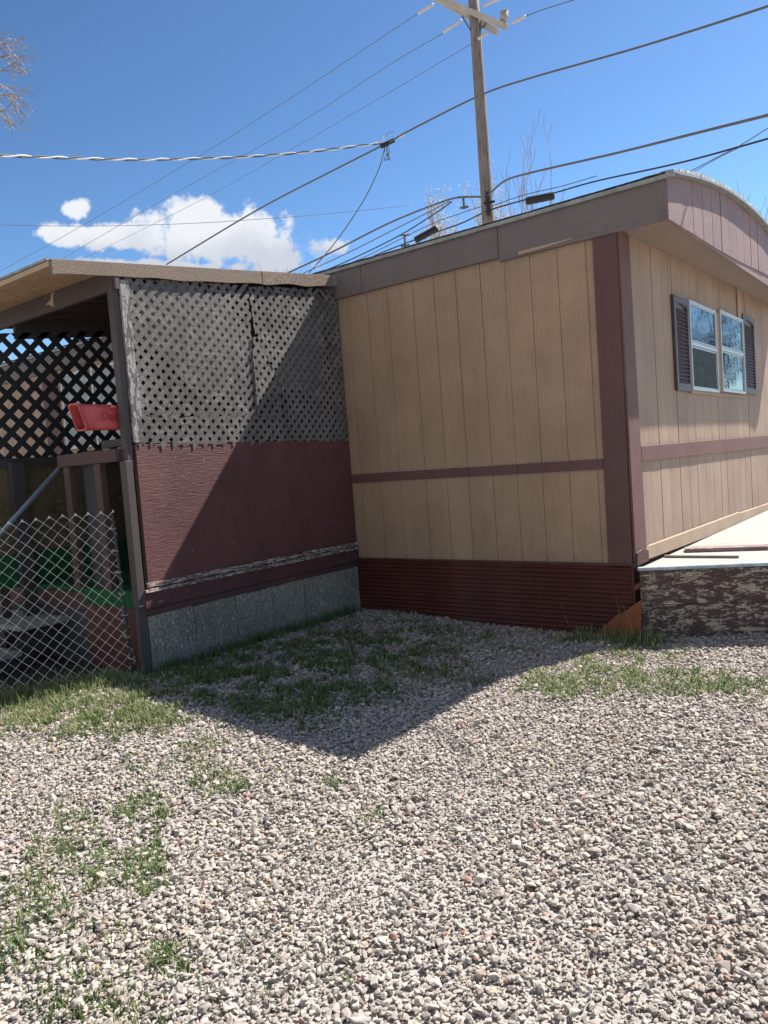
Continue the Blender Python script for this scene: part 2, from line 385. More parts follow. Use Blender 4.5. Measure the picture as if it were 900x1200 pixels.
tint = mixc(nt, 1.0, gm.outputs[0], (.79, .88, .84), 'MULTIPLY')
fin = mixc(nt, math_(nt, 'MULTIPLY', mm, .96), tint, ccol)
# unseen broken cloud field, added behind the photographer to lighten the shade
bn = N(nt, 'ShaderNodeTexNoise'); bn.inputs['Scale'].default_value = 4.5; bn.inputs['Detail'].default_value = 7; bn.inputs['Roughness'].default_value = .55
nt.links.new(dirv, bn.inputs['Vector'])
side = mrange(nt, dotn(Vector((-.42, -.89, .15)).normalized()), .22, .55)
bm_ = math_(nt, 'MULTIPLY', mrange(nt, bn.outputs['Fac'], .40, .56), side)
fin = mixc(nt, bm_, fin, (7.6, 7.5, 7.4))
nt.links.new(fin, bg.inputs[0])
sl = bpy.data.lights.new('sun', 'SUN'); sl.energy = 5.0; sl.angle = R_(.53); sl.color = (1, .955, .89)
so = bpy.data.objects.new('sun', sl); C.objects.link(so); so.rotation_euler = SUN.to_track_quat('Z', 'Y').to_euler(); so.location = (3, 8, 12)
scene.view_settings.view_transform = 'Standard'; scene.view_settings.look = 'None'
scene.view_settings.exposure = 1.15; scene.view_settings.gamma = 1

# ------------------------------------------------------------------ ground
def sm(t): t = max(0, min(1, t)); return t*t*(3-2*t)
def gz(x, y):
    g = .065*sm((-x-.7)/1.9)*sm((y+4.6)/1.8)
    return g + .012*noise.noise(Vector((x*.9, y*.9, 3)))*min(1, 1)
bm = bmesh.new()
xs = [-900,-200,-60,-25,-12]+[i*.4-8 for i in range(0, 33)]+[6,9,16,40,120,900]
ys = [-900,-200,-60,-25,-12]+[i*.4-8 for i in range(0, 26)]+[4,8,16,40,120,900]
grid = [[bm.verts.new((x, y, gz(x, y)-.003 if abs(x) < 8 and -8 < y < 2 else -.01)) for y in ys] for x in xs]
for i in range(len(xs)-1):
    for j in range(len(ys)-1): bm.faces.new((grid[i][j], grid[i+1][j], grid[i+1][j+1], grid[i][j+1]))
g = obj('ground', bm, MT['ground'], smooth=True); g['kind'] = 'structure'
MT['soil'] = paint('shaded_soil', (.045,.036,.026), .3, .95, (20,20,20), .9, peel=(.14,.11,.07), peel_s=(9,9,9), peel_t=(.58,.64), peel_sc=4, gdist=.02)  # soil with leaf litter, its tone darkened to stand for shade by the porch
bm = bmesh.new(); gx = [-7.4, -6, -5]+[-4.6+.2*i for i in range(8)]; gy = [-5.2+.3*i for i in range(18)]
gg = [[bm.verts.new((x, y, gz(x, y)+.010-(.02 if x > -3.25 else 0))) for y in gy] for x in gx]
for i in range(len(gx)-1):
    for j in range(len(gy)-1): bm.faces.new((gg[i][j], gg[i+1][j], gg[i+1][j+1], gg[i][j+1]))
g = obj('soil', bm, MT['soil'], smooth=True); g['kind'] = 'structure'

# grass patches first (the gravel thins out beneath them): px, py, rx, ry, density, height, dryness
PATCH = [(330,792,120,34,1.0,.085,.12), (300,815,90,20,.9,.08,.12), (400,760,70,22,.8,.08,.2), (470,742,95,20,.6,.08,.3), (560,752,110,16,.30,.07,.5),
 (490,770,60,16,.35,.06,.3), (250,790,60,16,.7,.09,.15), (420,812,70,14,.35,.05,.2), (520,790,60,14,.30,.05,.3), (360,840,60,14,.30,.05,.2), (640,750,70,12,.30,.06,.4),
 (200,805,50,20,1.0,.075,.3), (130,838,95,24,1.0,.055,.5), (60,840,60,18,.7,.05,.75), (210,835,60,18,.6,.05,.3), (20,850,50,18,.5,.045,.7),
 (185,870,120,26,.22,.04,.35), (160,935,34,24,.65,.04,.15), (172,1003,34,34,.65,.045,.12), (75,1015,48,50,.55,.04,.25), (258,912,36,14,.6,.045,.15), (235,885,40,18,.3,.04,.25),
 (90,950,50,22,.25,.04,.2), (385,913,13,6,.9,.035,.1), (435,950,18,9,.55,.04,.4), (195,1117,24,16,.75,.04,.08), (110,1065,60,26,.3,.035,.3), (15,1120,40,50,.6,.04,.2),
 (90,1170,60,36,.4,.04,.2), (130,1000,60,60,.16,.035,.25), (30,1060,40,40,.4,.04,.15), (150,1120,90,60,.12,.035,.4), (330,905,70,30,.06,.03,.6),
 (680,795,70,18,.65,.05,.4), (725,768,60,14,.7,.07,.45), (800,797,70,15,.55,.05,.3), (875,803,50,12,.45,.045,.3), (640,806,40,10,.35,.04,.4), (780,780,110,20,.2,.05,.5), (870,925,60,20,.05,.03,.2), (560,870,120,40,.02,.03,.6)]
WP = []
for (px, py, rx, ry, de, hh, dry) in PATCH:
    c0 = onz(px, py, .03); ax = onz(px+rx, py, .03)-c0; ay = onz(px, py-ry, .03)-c0
    A = Matrix(((ax.x, ay.x), (ax.y, ay.y))).inverted(); WP.append((c0, A, ax, ay, de, hh, dry))
def density(x, y):
    d = 0
    for c0, A, ax, ay, de, hh, dry in WP:
        q = A @ Vector((x-c0.x, y-c0.y)); r = q.length
        if r < 1.15: d = max(d, de*(1-max(0, (r-.5))/.65))
    return d
NF = Vector((-.45, .9)).normalized()
def free(x, y, m=0.0):
    if y > -.012-m and x < .05: return False
    if x >= .05-m and (y-.0) > (x-.05)*.49-.0-m: return False       # wooden deck
    if x < -2.765+m and y > -2.53-m: return False
    if x < -3.14: return False
    return True
# gravel
hull_shapes = []
def make_hull(seed, npts, bev):
    r = random.Random(seed); b = bmesh.new()
    for _ in range(npts):
        v = Vector((r.gauss(0,1), r.gauss(0,1), r.gauss(0,1))).normalized()*r.uniform(.85, 1.1)
        b.verts.new(v)
    res = bmesh.ops.convex_hull(b, input=b.verts)
    bmesh.ops.delete(b, geom=[v for v in b.verts if not v.link_faces], context='VERTS')
    if bev:
        bmesh.ops.dissolve_limit(b, angle_limit=R_(18), verts=b.verts, edges=b.edges)
        bmesh.ops.bevel(b, geom=list(b.edges), offset=.08, segments=1, affect='EDGES')
    bmesh.ops.triangulate(b, faces=b.faces)
    b.verts.index_update()
    V = np.array([v.co[:] for v in b.verts], dtype=np.float32); T = np.array([[v.index for v in f.verts] for f in b.faces], dtype=np.int32); b.free()
    return V, T
near_sh = [make_hull(100+i, 13, True) for i in range(14)]
far_sh = [make_hull(300+i, 12, False) for i in range(14)]
rg = np.random.default_rng(5)
cand = []
fwd = np.array([-back.x, -back.y]); fwd /= np.linalg.norm(fwd)
sp = .0172
for ix in np.arange(-4.3, 3.9, sp):
    for iy in np.arange(-5.4, 1.3, sp):
        dx, dy = ix-CAM.x, iy-CAM.y; dd = dx*fwd[0]+dy*fwd[1]; ss = dx*fwd[1]-dy*fwd[0]
        if dd < 1.75 or abs(ss) > .62*dd+.35: continue
        cand.append((ix, iy, dd))
cand = np.array(cand); n0 = len(cand)
jit = (rg.random((n0, 2))-.5)*sp*1.1; cand[:, :2] += jit
keep = []
for k in range(n0):
    x, y = cand[k, 0], cand[k, 1]
    if not free(x, y, .005): continue
    d = density(x, y)
    if rg.random() < d*.42: continue
    keep.append(k)
cand = cand[keep]; n0 = len(cand)
ex = rg.random(n0) < .28; up2 = cand[ex].copy(); up2[:, :2] += (rg.random((len(up2), 2))-.5)*sp
lay = np.concatenate([np.zeros(n0), np.ones(len(up2))]); cand = np.concatenate([cand, up2]); n0 = len(cand)
VV, TT, TONE = [], [], []; base = 0
sizes = np.clip(np.exp(rg.normal(math.log(.0200), .30, n0)), .010, .052)
for k in range(n0):
    x, y, dd = cand[k]; s = sizes[k]/2*(1+.30*noise.noise(Vector((x*1.7, y*1.7, 9)))+.12*noise.noise(Vector((x*5, y*5, 2))))
    V, T = (near_sh if dd < 3.6 else far_sh)[int(rg.integers(14))]
    ez, tx, ty = rg.random()*6.283, rg.normal(0, .24), rg.normal(0, .24)
    cz_, sz_ = math.cos(ez), math.sin(ez)
    P = V*np.array([s*rg.uniform(1.0, 1.35), s*rg.uniform(.72, 1.0), s*rg.uniform(.42, .70)], dtype=np.float32)
    Rx = np.array([[1,0,0],[0,math.cos(tx),-math.sin(tx)],[0,math.sin(tx),math.cos(tx)]]); Ry = np.array([[math.cos(ty),0,math.sin(ty)],[0,1,0],[-math.sin(ty),0,math.cos(ty)]])
    Rz = np.array([[cz_,-sz_,0],[sz_,cz_,0],[0,0,1]])
    P = P @ (Rz @ Rx @ Ry).T
    P = P + np.array([x, y, gz(x, y)+s*.25+lay[k]*.010+rg.uniform(-.004, .005)])
    VV.append(P.astype(np.float32)); TT.append(T+base); base += len(V)
    TONE.append(np.full(len(T), rg.random(), dtype=np.float32))
VV = np.concatenate(VV); TT = np.concatenate(TT); TONE = np.concatenate(TONE)
def np_mesh(name, V, T, tone, m, smooth=False):
    me = bpy.data.meshes.new(name); k = T.shape[1]
    me.vertices.add(len(V)); me.vertices.foreach_set('co', V.ravel())
    me.loops.add(T.size); me.loops.foreach_set('vertex_index', T.ravel())
    me.polygons.add(len(T)); me.polygons.foreach_set('loop_start', np.arange(0, T.size, k, dtype=np.int32))
    me.update(calc_edges=True)
    me.polygons.foreach_set('use_smooth', np.full(len(T), smooth))
    a = me.attributes.new('tone', 'FLOAT', 'FACE'); a.data.foreach_set('value', tone)
    me.materials.append(m); o = bpy.data.objects.new(name, me); C.objects.link(o); return o
o = np_mesh('gravel', VV, TT, TONE, MT['gravel']); o['kind'] = 'stuff'
print('pebbles', n0, 'tris', len(TT))
del VV, TT, TONE

# grass
GV, GT, GTone = [], [], []; gb = 0
def blade(x, y, z, h, tone, lean=.5, wd=.0028, az=None):
    global gb
    a = rg.random()*6.283 if az is None else az; l = rg.uniform(.15, 1)*lean*h*1.3; dx, dy = math.cos(a), math.sin(a); px, py = -dy*wd, dx*wd
    h1, h2 = h*.55, h*rg.uniform(.8, 1.0)
    pts = [(x-px, y-py, z), (x+px, y+py, z), (x+dx*l*.3+px*.8, y+dy*l*.3+py*.8, z+h1), (x+dx*l*.3-px*.8, y+dy*l*.3-py*.8, z+h1),
           (x+dx*l+px*.12, y+dy*l+py*.12, z+h2), (x+dx*l-px*.12, y+dy*l-py*.12, z+h2)]
    GV.extend(pts); GT.append((gb, gb+1, gb+2, gb+3)); GT.append((gb+3, gb+2, gb+4, gb+5)); GTone.extend((tone, tone)); gb += 6
for c0, A, ax, ay, de, hh, dry in WP:
    rx_ = 2.0 if (hh > .065 or ax.length > .45) else .5
    area = math.pi*abs(ax.x*ay.y-ax.y*ay.x); nt_ = int(area*de*(1050 if hh > .065 else 1700))+4
    for _ in range(nt_):
        r = math.sqrt(rg.random())*1.1; t = rg.random()*6.283
        if rg.random() < (r-.45)*.9: continue
        p = c0+ax*(r*math.cos(t))+ay*(r*math.sin(t))
        cl = noise.noise(Vector((p.x*5.5, p.y*5.5, 1.7)))+.6*noise.noise(Vector((p.x*14, p.y*14, 4)))
        if cl < (-.05+.35*(1-de)-.12 if rx_ > 1.0 else -.28): continue
        dryt = rg.random() < dry*.5
        for _k in range(int(rg.integers(4, 10))):
            x, y = p.x+rg.normal(0, .012), p.y+rg.normal(0, .012)
            if not free(x, y, -.0): continue
            tone = rg.uniform(.7, 1) if (dryt or rg.random() < dry*.3) else rg.uniform(0, .6)
            blade(x, y, gz(x, y)-.003, hh*(.62 if hh > .065 else 1)*rg.uniform(.4, 1.25), tone, .75 if hh < .06 else .55, rg.uniform(.0018, .0036) if rg.random() > .12 else rg.uniform(.004, .0062))
            if rg.random() < .10: blade(x+rg.normal(0, .02), y+rg.normal(0, .02), gz(x, y)+.012, rg.uniform(.008, .016), rg.uniform(.85, 1), 5.0, .0014)
# scattered single weeds between the stones, and the unkempt strip under the fence
for _ in range(420):
    p = onz(rg.uniform(0, 420), rg.uniform(850, 1190), .02)
    if free(p.x, p.y):
        for _k in range(3): blade(p.x+rg.normal(0,.008), p.y+rg.normal(0,.008), gz(p.x, p.y), rg.uniform(.015, .035), rg.random(), .8, .002)
for _ in range(900):
    ss_ = rg.uniform(0, 1.4); x = -2.845-.44*ss_+rg.normal(0, .11); y = -2.64-.9*ss_+rg.normal(0, .06)
    if True:
        for _k in range(6): blade(x+rg.normal(0,.012), y+rg.normal(0,.012), gz(x, y), rg.uniform(.03, .12), rg.uniform(.2, 1), .5, .0024)
for _ in range(260):                                             # along the foot of the grey skirting
    y = rg.uniform(-2.45, -.1); x = -2.74+abs(rg.normal(0, .04))
    for _k in range(6): blade(x+rg.normal(0,.01), y+rg.normal(0,.01), gz(x, y), rg.uniform(.03, .13), rg.uniform(0, .75), .45, .0024)
for _ in range(150):                                             # around the corner wedges
    x = rg.uniform(-.45, .25); y = -.16+rg.normal(0, .07)
    for _k in range(6): blade(x+rg.normal(0,.012), y+rg.normal(0,.012), gz(x, y), rg.uniform(.03, .14), rg.uniform(.2, 1), .5, .0024)
o = np_mesh('grass', np.array(GV, dtype=np.float32), np.array(GT, dtype=np.int32), np.array(GTone, dtype=np.float32), MT['grass']); o['kind'] = 'stuff'
print('blades', len(GT)//2)

# dry stalks (each one can be counted)
def stalk(pts, r, label, seed=True):
    b0 = Vector(pts[0]); sp_ = spline(pts, 6); bm = bmesh.new()
    tube(bm, sp_, [r*(1-.6*i/len(sp_)) for i in range(len(sp_))], 5)
    o = obj('dry_stalk', bm, MT['straw'], smooth=True, loc=b0)
    return set_props(o, label, 'weed stalk', 'dry stalks by the fence and the corner')
def pline(fn, pts): return [fn(*p) for p in pts]
stalk([onx(162,800,-2.9), onx(158,770,-2.92), onx(146,745,-2.95), onx(135,735,-2.97)], .004, 'bent straw stalk arching left from the porch corner over the fence')
stalk([onx(28,833,-3.05), onx(20,815,-3.05), onx(8,802,-3.05), onx(-6,797,-3.05)], .004, 'pale stalk bowing left at the bottom left of the wire fence')
stalk([onx(69,826,-3.05), onx(67,800,-3.05), onx(65,782,-3.05)], .004, 'upright stalk against the fence, taller of the two close together')
stalk([onx(62,826,-3.05), onx(59,802,-3.05), onx(62,800,-3.05)], .0035, 'short kinked stalk beside the taller upright one at the fence')
stalk([ony(735,748,-.12), ony(727,722,-.12), ony(722,700,-.12)], .003, 'thin stalk in front of the gap between the two rust wedges')
stalk([ony(765,752,-.1), ony(761,720,-.1), ony(757,690,-.1)], .004, 'tall pale stalk against the peeling deck face')
stalk([ony(802,753,.1), ony(804,735,.1), ony(801,705,.1)], .003, 'thin stalk in the middle of the peeling deck face')
stalk([ony(745,752,-.15), ony(738,728,-.15), ony(729,708,-.15)], .003, 'leaning stalk before the right rust wedge')
stalk([ony(668,735,-.06), ony(662,722,-.06), ony(656,705,-.06)], .003, 'slender stalk before the corrugated skirting')

# ------------------------------------------------------------------ mobile home
XL = -12.0; YE = 5.95
home = thing('mobile_home', 'tan grooved-siding mobile home with maroon trim and a bowed roof', 'mobile home', (0,0,0))
arch = lambda y: 3.42+.315*(1-((y-2.75)/2.8)**2)
FB = [(-.1,3.105),(.7,3.125),(1.2,3.13),(1.94,3.154),(2.65,3.19),(3.5,3.235),(4.5,3.23),(5.95,3.14)]
fbot = lambda y: interp(FB, y)
SO = [(-.1,3.135),(1.6,3.185),(4.0,3.235),(5.95,3.26)]
sof = lambda y: interp(SO, y)
us = [-.01,-.245,-.485,-.722,-.954,-1.188,-1.433,-1.663,-1.893,-2.182,-2.42,-2.66]
while us[-1] > XL: us.append(us[-1]-.235)
us = sorted(us); us[0] = XL
bm = bmesh.new(); planks(bm, us, lambda u: .587, lambda u: 3.16, 0, .03, 'y', gap=.007, rec=.008, jit=.002)
obj('siding', bm, [MT['tan_front'], MT['nail']], home, bevel=.0012)
ve = [.03,.258,.513,.785,1.051,1.341,1.637,1.9,2.2,2.49,2.776,3.05,3.32,3.61,3.91,4.2,4.52,4.85,5.15,5.45,5.72,YE]
bm = bmesh.new(); planks(bm, ve, lambda u: .60, sof, -.002, -.03, 'x', gap=.011, rec=.01, jit=.002)
obj('end_siding', bm, [MT['tan_end'], MT['nail']], home, bevel=.0015)
bm = bmesh.new(); box(bm, XL, -.03, YE-.03, YE, .587, 3.3); box(bm, XL-.03, XL-.001, 0, YE, .587, 3.4)
obj('rear_wall', bm, MT['tan_front'], home)
# corner boards
bm = bmesh.new(); prism(bm, [(-.193,.582),(-.004,.582),(.004,3.16),(-.182,3.16)], -.018, -.002, 'y'); obj('corner_board', bm, MT['maroon'], home, bevel=.002)
bm = bmesh.new(); prism(bm, [(.0,.60),(.235,.60),(.262,.70),(.25,1.5),(.232,2.4),(.225,3.13),(.0,3.13)], .0, .020, 'x'); obj('corner_board', bm, MT['maroon_end'], home, bevel=.002)
bm = bmesh.new(); prism(bm, [(-.02,.575),(.25,.575),(.255,.66),(.13,.69),(.0,.67)], .021, .038, 'x'); obj('corner_foot', bm, MT['rim'], home, bevel=.002)
# belt trim
bm = bmesh.new()
for a, b in ((XL,-9.1),(-9.097,-6.7),(-6.697,-4.3),(-4.297,-2.4),(-2.397,-2.1),(-2.097,-1.42),(-1.417,-.94),(-.937,-.195)):
    box(bm, a, b, -.016, -.002, 1.335+rnd.uniform(-.003,.003), 1.415+rnd.uniform(-.003,.003))
obj('belt_trim', bm, MT['maroon_h'], home, bevel=.002)
bm = bmesh.new(); prism(bm, [(.252,1.369),(3.0,1.357),(5.5,1.348),(5.5,1.507),(3.0,1.50),(.252,1.492)], .0, .022, 'x'); obj('belt_trim', bm, MT['maroon_end'], home, bevel=.003)
# base boards of the end wall
bm = bmesh.new(); prism(bm, [(.262,.585),(3.385,.525),(3.385,.667),(.31,.69),(.262,.66)], .002, .032, 'x'); obj('base_board', bm, MT['tan_board'], home, bevel=.003)
bm = bmesh.new(); prism(bm, [(3.395,.523),(5.5,.505),(5.5,.62),(3.395,.655)], .002, .030, 'x'); obj('base_board', bm, MT['tan_board'], home, bevel=.003)
# fascia along the front, in sheets
bm = bmesh.new()
for a, b in ((XL,-7.3),(-7.295,-4.9),(-4.895,-2.452),(-2.446,-.985),(-.979,.394)):
    box(bm, a, b, -.032, -.004, 3.135 if b < .3 else 3.135, 3.405)
xx_ = -11.8
while xx_ < .3:
    for zz_ in (3.17, 3.37): disc(bm, xx_+rnd.uniform(-.02,.02), zz_+rnd.uniform(-.01,.01), -.0333, 'y', .004)
    xx_ += .405
obj('fascia', bm, [MT['fascia'], MT['nail']], home, bevel=.002)
bm = bmesh.new(); box(bm, -.98, .39, -.0315, -.005, 3.105, 3.1345); 
obj('fascia_foot', bm, MT['fascia'], home)
bm = bmesh.new(); prism(bm, [(-.80,3.118),(-.6,3.122),(-.33,3.136),(-.33,3.142),(-.80,3.142)], -.0365, -.0325, 'y'); obj('bare_patch', bm, MT['tan_board'], home)
# bowed end fascia
vf = [-.03,.348,.631,.919,1.211,1.505,1.79,2.076,2.38,2.681,3.0,3.325,3.62,3.93,4.24,4.55,4.86,5.2,5.55,YE]
bm = bmesh.new(); planks(bm, vf, fbot, lambda y: arch(y)-.002, .397, .375, 'x', gap=.012, rec=.011, jit=.004)
obj('end_fascia', bm, [MT['fascia_end'], MT['nail']], home, bevel=.0015)
# soffit
bm = bmesh.new(); yy = [-.003+i*(YE+.003)/14 for i in range(15)]
for a, b in zip(yy, yy[1:]):
    v = [(x, y, z+o_) for x in (-.002, .374) for (y) in (a, b) for z in (0,) for o_ in (0,)]
    za, zb_ = sof(a), sof(b); fa, fb_ = fbot(a)+.012, fbot(b)+.012
    q = [bm.verts.new(p) for p in ((-.0,a,za-.004),(.374,a,fa),(.374,b,fb_),(-.0,b,zb_-.004),(-.0,a,za+.01),(.374,a,fa+.012),(.374,b,fb_+.012),(-.0,b,zb_+.01))]
    for f in ((0,1,2,3),(7,6,5,4),(0,4,5,1),(2,6,7,3)): bm.faces.new([q[i] for i in f])
bmesh.ops.remove_doubles(bm, verts=bm.verts, dist=.0005)
obj('soffit', bm, MT['soffit'], home)
# roof sheet with coating, lip and drip edges
bm = bmesh.new(); ny, nx = 44, 90
yl = [-.055+i*(YE+.11)/ny for i in range(ny+1)]; xl = [XL-.05+(i/nx)**.6*(.452-XL+.05) for i in range(nx+1)]
def rz(x, y): return arch(min(max(y, 0), YE))+.022+.010*noise.noise(Vector((x*9, y*9, 0)))+.006*noise.noise(Vector((x*25, y*25, 5)))
T_ = [[bm.verts.new((x, y, rz(x, y)-(0 if -.05 < y < YE+.05 else .02))) for y in yl] for x in xl]
B_ = [[bm.verts.new((x, y, arch(min(max(y,0),YE))+.001)) for y in yl] for x in xl]
for i in range(nx):
    for j in range(ny):
        bm.faces.new((T_[i][j], T_[i+1][j], T_[i+1][j+1], T_[i][j+1])); bm.faces.new((B_[i][j], B_[i][j+1], B_[i+1][j+1], B_[i+1][j]))
for i in range(nx): bm.faces.new((T_[i][0], B_[i][0], B_[i+1][0], T_[i+1][0])); bm.faces.new((T_[i][ny], T_[i+1][ny], B_[i+1][ny], B_[i][ny]))
for j in range(ny): bm.faces.new((T_[nx][j], B_[nx][j], B_[nx][j+1], T_[nx][j+1])); bm.faces.new((T_[0][j], T_[0][j+1], B_[0][j+1], B_[0][j]))
obj('roof', bm, MT['coat'], home, smooth=False)
bm = bmesh.new(); box(bm, XL, .452, -.058, -.034, 3.385, 3.418); obj('drip_edge', bm, MT['drip'], home, bevel=.003)
bm = bmesh.new(); n = 30; yq = [-.056+i*(YE+.1)/n for i in range(n+1)]
prism(bm, [(y, arch(max(0,y))-.020) for y in yq]+[(y, arch(max(0,y))+.0) for y in yq[::-1]], .3975, .455, 'x'); obj('drip_edge', bm, MT['drip'], home)
# corrugated skirting
bm = bmesh.new(); nzs = 150; prof = []
for i in range(nzs+1):
    z = .582*i/nzs-.01; prof.append((z, -.011-.0105*math.sin(z/.0385*2*math.pi)))
cols = [XL,-7,-4.5,-2.77,-2.2,-1.7,-1.34,-1.3395,-.9,-.5,-.02]
rows = []
for cx2 in cols:
    off = .004*noise.noise(Vector((cx2*2, 0, 0))) + (.004 if cx2 > -1.33965 else 0)
    rows.append([bm.verts.new((cx2, y+off, z)) for z, y in prof])
for a, b in zip(rows, rows[1:]):
    for i in range(nzs): bm.faces.new((a[i], b[i], b[i+1], a[i+1]))
obj('corrugated_skirting', bm, MT['skirt_metal'], home, smooth=True)
bxo('skirting_cap', MT['skirt_metal'], home, XL, -.0, -.030, -.0225, .572, .590, .001)
# end-wall skirt (behind the deck)
bxo('end_skirting', MT['skirt_metal'], home, -.02, -.004, .0, YE, -.01, .6, 0)
# window: two double-hung units
def window_unit(y0, y1, z0, z1, zm, kind):
    bm = bmesh.new(); t = .026; xo = .030
    box(bm, .0, xo, y0, y0+t, z0, z1); box(bm, .0, xo, y1-t, y1, z0, z1); box(bm, .0, xo-.0005, y0+t, y1-t, z0, z0+t); box(bm, .0, xo-.0005, y0+t, y1-t, z1-t, z1)
    box(bm, .004, xo-.004, y0+t, y1-t, zm-.018, zm+.018)
    w_ = obj('window', bm, MT['alu'], home, bevel=.003)
    bm = bmesh.new(); s = .014
    for (a, b, x_) in ((z0+t, zm-.022, .018), (zm+.022, z1-t, .024)):
        box(bm, .006, x_, y0+t, y0+t+s, a, b); box(bm, .006, x_, y1-t-s, y1-t, a, b); box(bm, .006, x_-.0005, y0+t+s, y1-t-s, a, a+s); box(bm, .006, x_-.0005, y0+t+s, y1-t-s, b-s, b)
    obj('sash', bm, MT['alu'], w_, bevel=.002)
    for a, b in ((z0+t, zm-.022), (zm+.022, z1-t)):
        if kind == 'dark' and b < zm: bm = bmesh.new(); box(bm, .0145, .0165, y0+t+s, y1-t-s, a+s, b-s); obj('insect_screen', bm, MT['curtain'], w_); continue
        bm = bmesh.new(); box(bm, .0145, .0165, y0+t+s, y1-t-s, a+s, b-s); obj('pane', bm, MT['glass'], w_)
    bm = bmesh.new()
    if kind == 'dark':
        box(bm, .0, .003, y0+t, y1-t, z0+t, z1-t); obj('curtain', bm, MT['curtain'], w_)
    else:
        box(bm, .0, .002, y0+t, y1-t, z0+t, z1-t); obj('curtain', bm, MT['curtain'], w_)
        bm = bmesh.new(); z = z0+t+.03
        while z < z1-t-.01:
            beam(bm, (.007, y0+t+.01, z), (.007, y1-t-.12, z), .002, .020, Vector((.5, 0, 1))); z += .027
        obj('blind', bm, MT['blind'], w_)
window_unit(1.765, 2.735, 1.985, 2.832, 2.425, 'dark')
window_unit(2.905, 3.955, 2.005, 2.872, 2.46, 'blind')
bxo('mullion', MT['tan_end'], home, .0, .012, 2.737, 2.903, 2.0, 2.83, .001)
bxo('window_sill', MT['tan_end'], home, .0, .018, 1.74, 3.98, 1.952, 1.983, .002)
def shutter(y0, y1, z0, z1):
    bm = bmesh.new(); t = .05
    box(bm, .0, .026, y0, y0+t, z0, z1); box(bm, .0, .026, y1-t, y1, z0, z1); box(bm, .0, .0255, y0+t, y1-t, z0, z0+.07); box(bm, .0, .0255, y0+t, y1-t, z1-.05, z1)
    # arched head inside the frame
    n = 8; pts = [(y0+t, z1-.05)]+[(y0+t+(y1-y0-2*t)*i/n, z1-.05-.03*(1-math.sin(math.pi*i/n))-.002) for i in range(n+1)]+[(y1-t, z1-.05)]
    prism(bm, pts[::-1], .0, .022, 'x')
    s = obj('shutter', bm, MT['shutter'], home, bevel=.002)
    bm = bmesh.new(); box(bm, .0, .004, y0+t, y1-t, z0+.07, z1-.05); z = z0+.09
    while z < z1-.10: beam(bm, (.013, y0+t, z), (.013, y1-t, z), .004, .034, Vector((-.7, 0, 1))); z += .036
    obj('louvre', bm, MT['shutter'], s)
shutter(1.29, 1.745, 1.965, 2.815); shutter(3.975, 4.57, 2.015, 2.945)
bxo('batten', MT['tan_board'], home, .0, .014, 3.80, 3.955, 2.874, 3.215, .002)
# door and window of the stretch seen through the porch
bxo('vertical_trim', MT['maroon'], home, -8.42, -8.02, -.018, -.002, .59, 3.134, .002)
bm = bmesh.new()
for a, b in ((-7.9,-7.22),(-7.14,-6.45)):
    box(bm, a, a+.04, -.03, -.001, 2.02, 3.06); box(bm, b-.04, b, -.03, -.001, 2.02, 3.06); box(bm, a+.04, b-.04, -.0295, -.001, 2.02, 2.06); box(bm, a+.04, b-.04, -.0295, -.001, 3.02, 3.06); box(bm, a+.04, b-.04, -.026, -.001, 2.52, 2.56)
wf = obj('porch_window', bm, MT['alu'], home, bevel=.002)
bm = bmesh.new(); box(bm, -7.86, -7.26, -.016, -.0165+.002, 2.06, 3.02); box(bm, -7.1, -6.49, -.016, -.0145, 2.06, 3.02); obj('pane', bm, MT['pale_curtain'], wf)

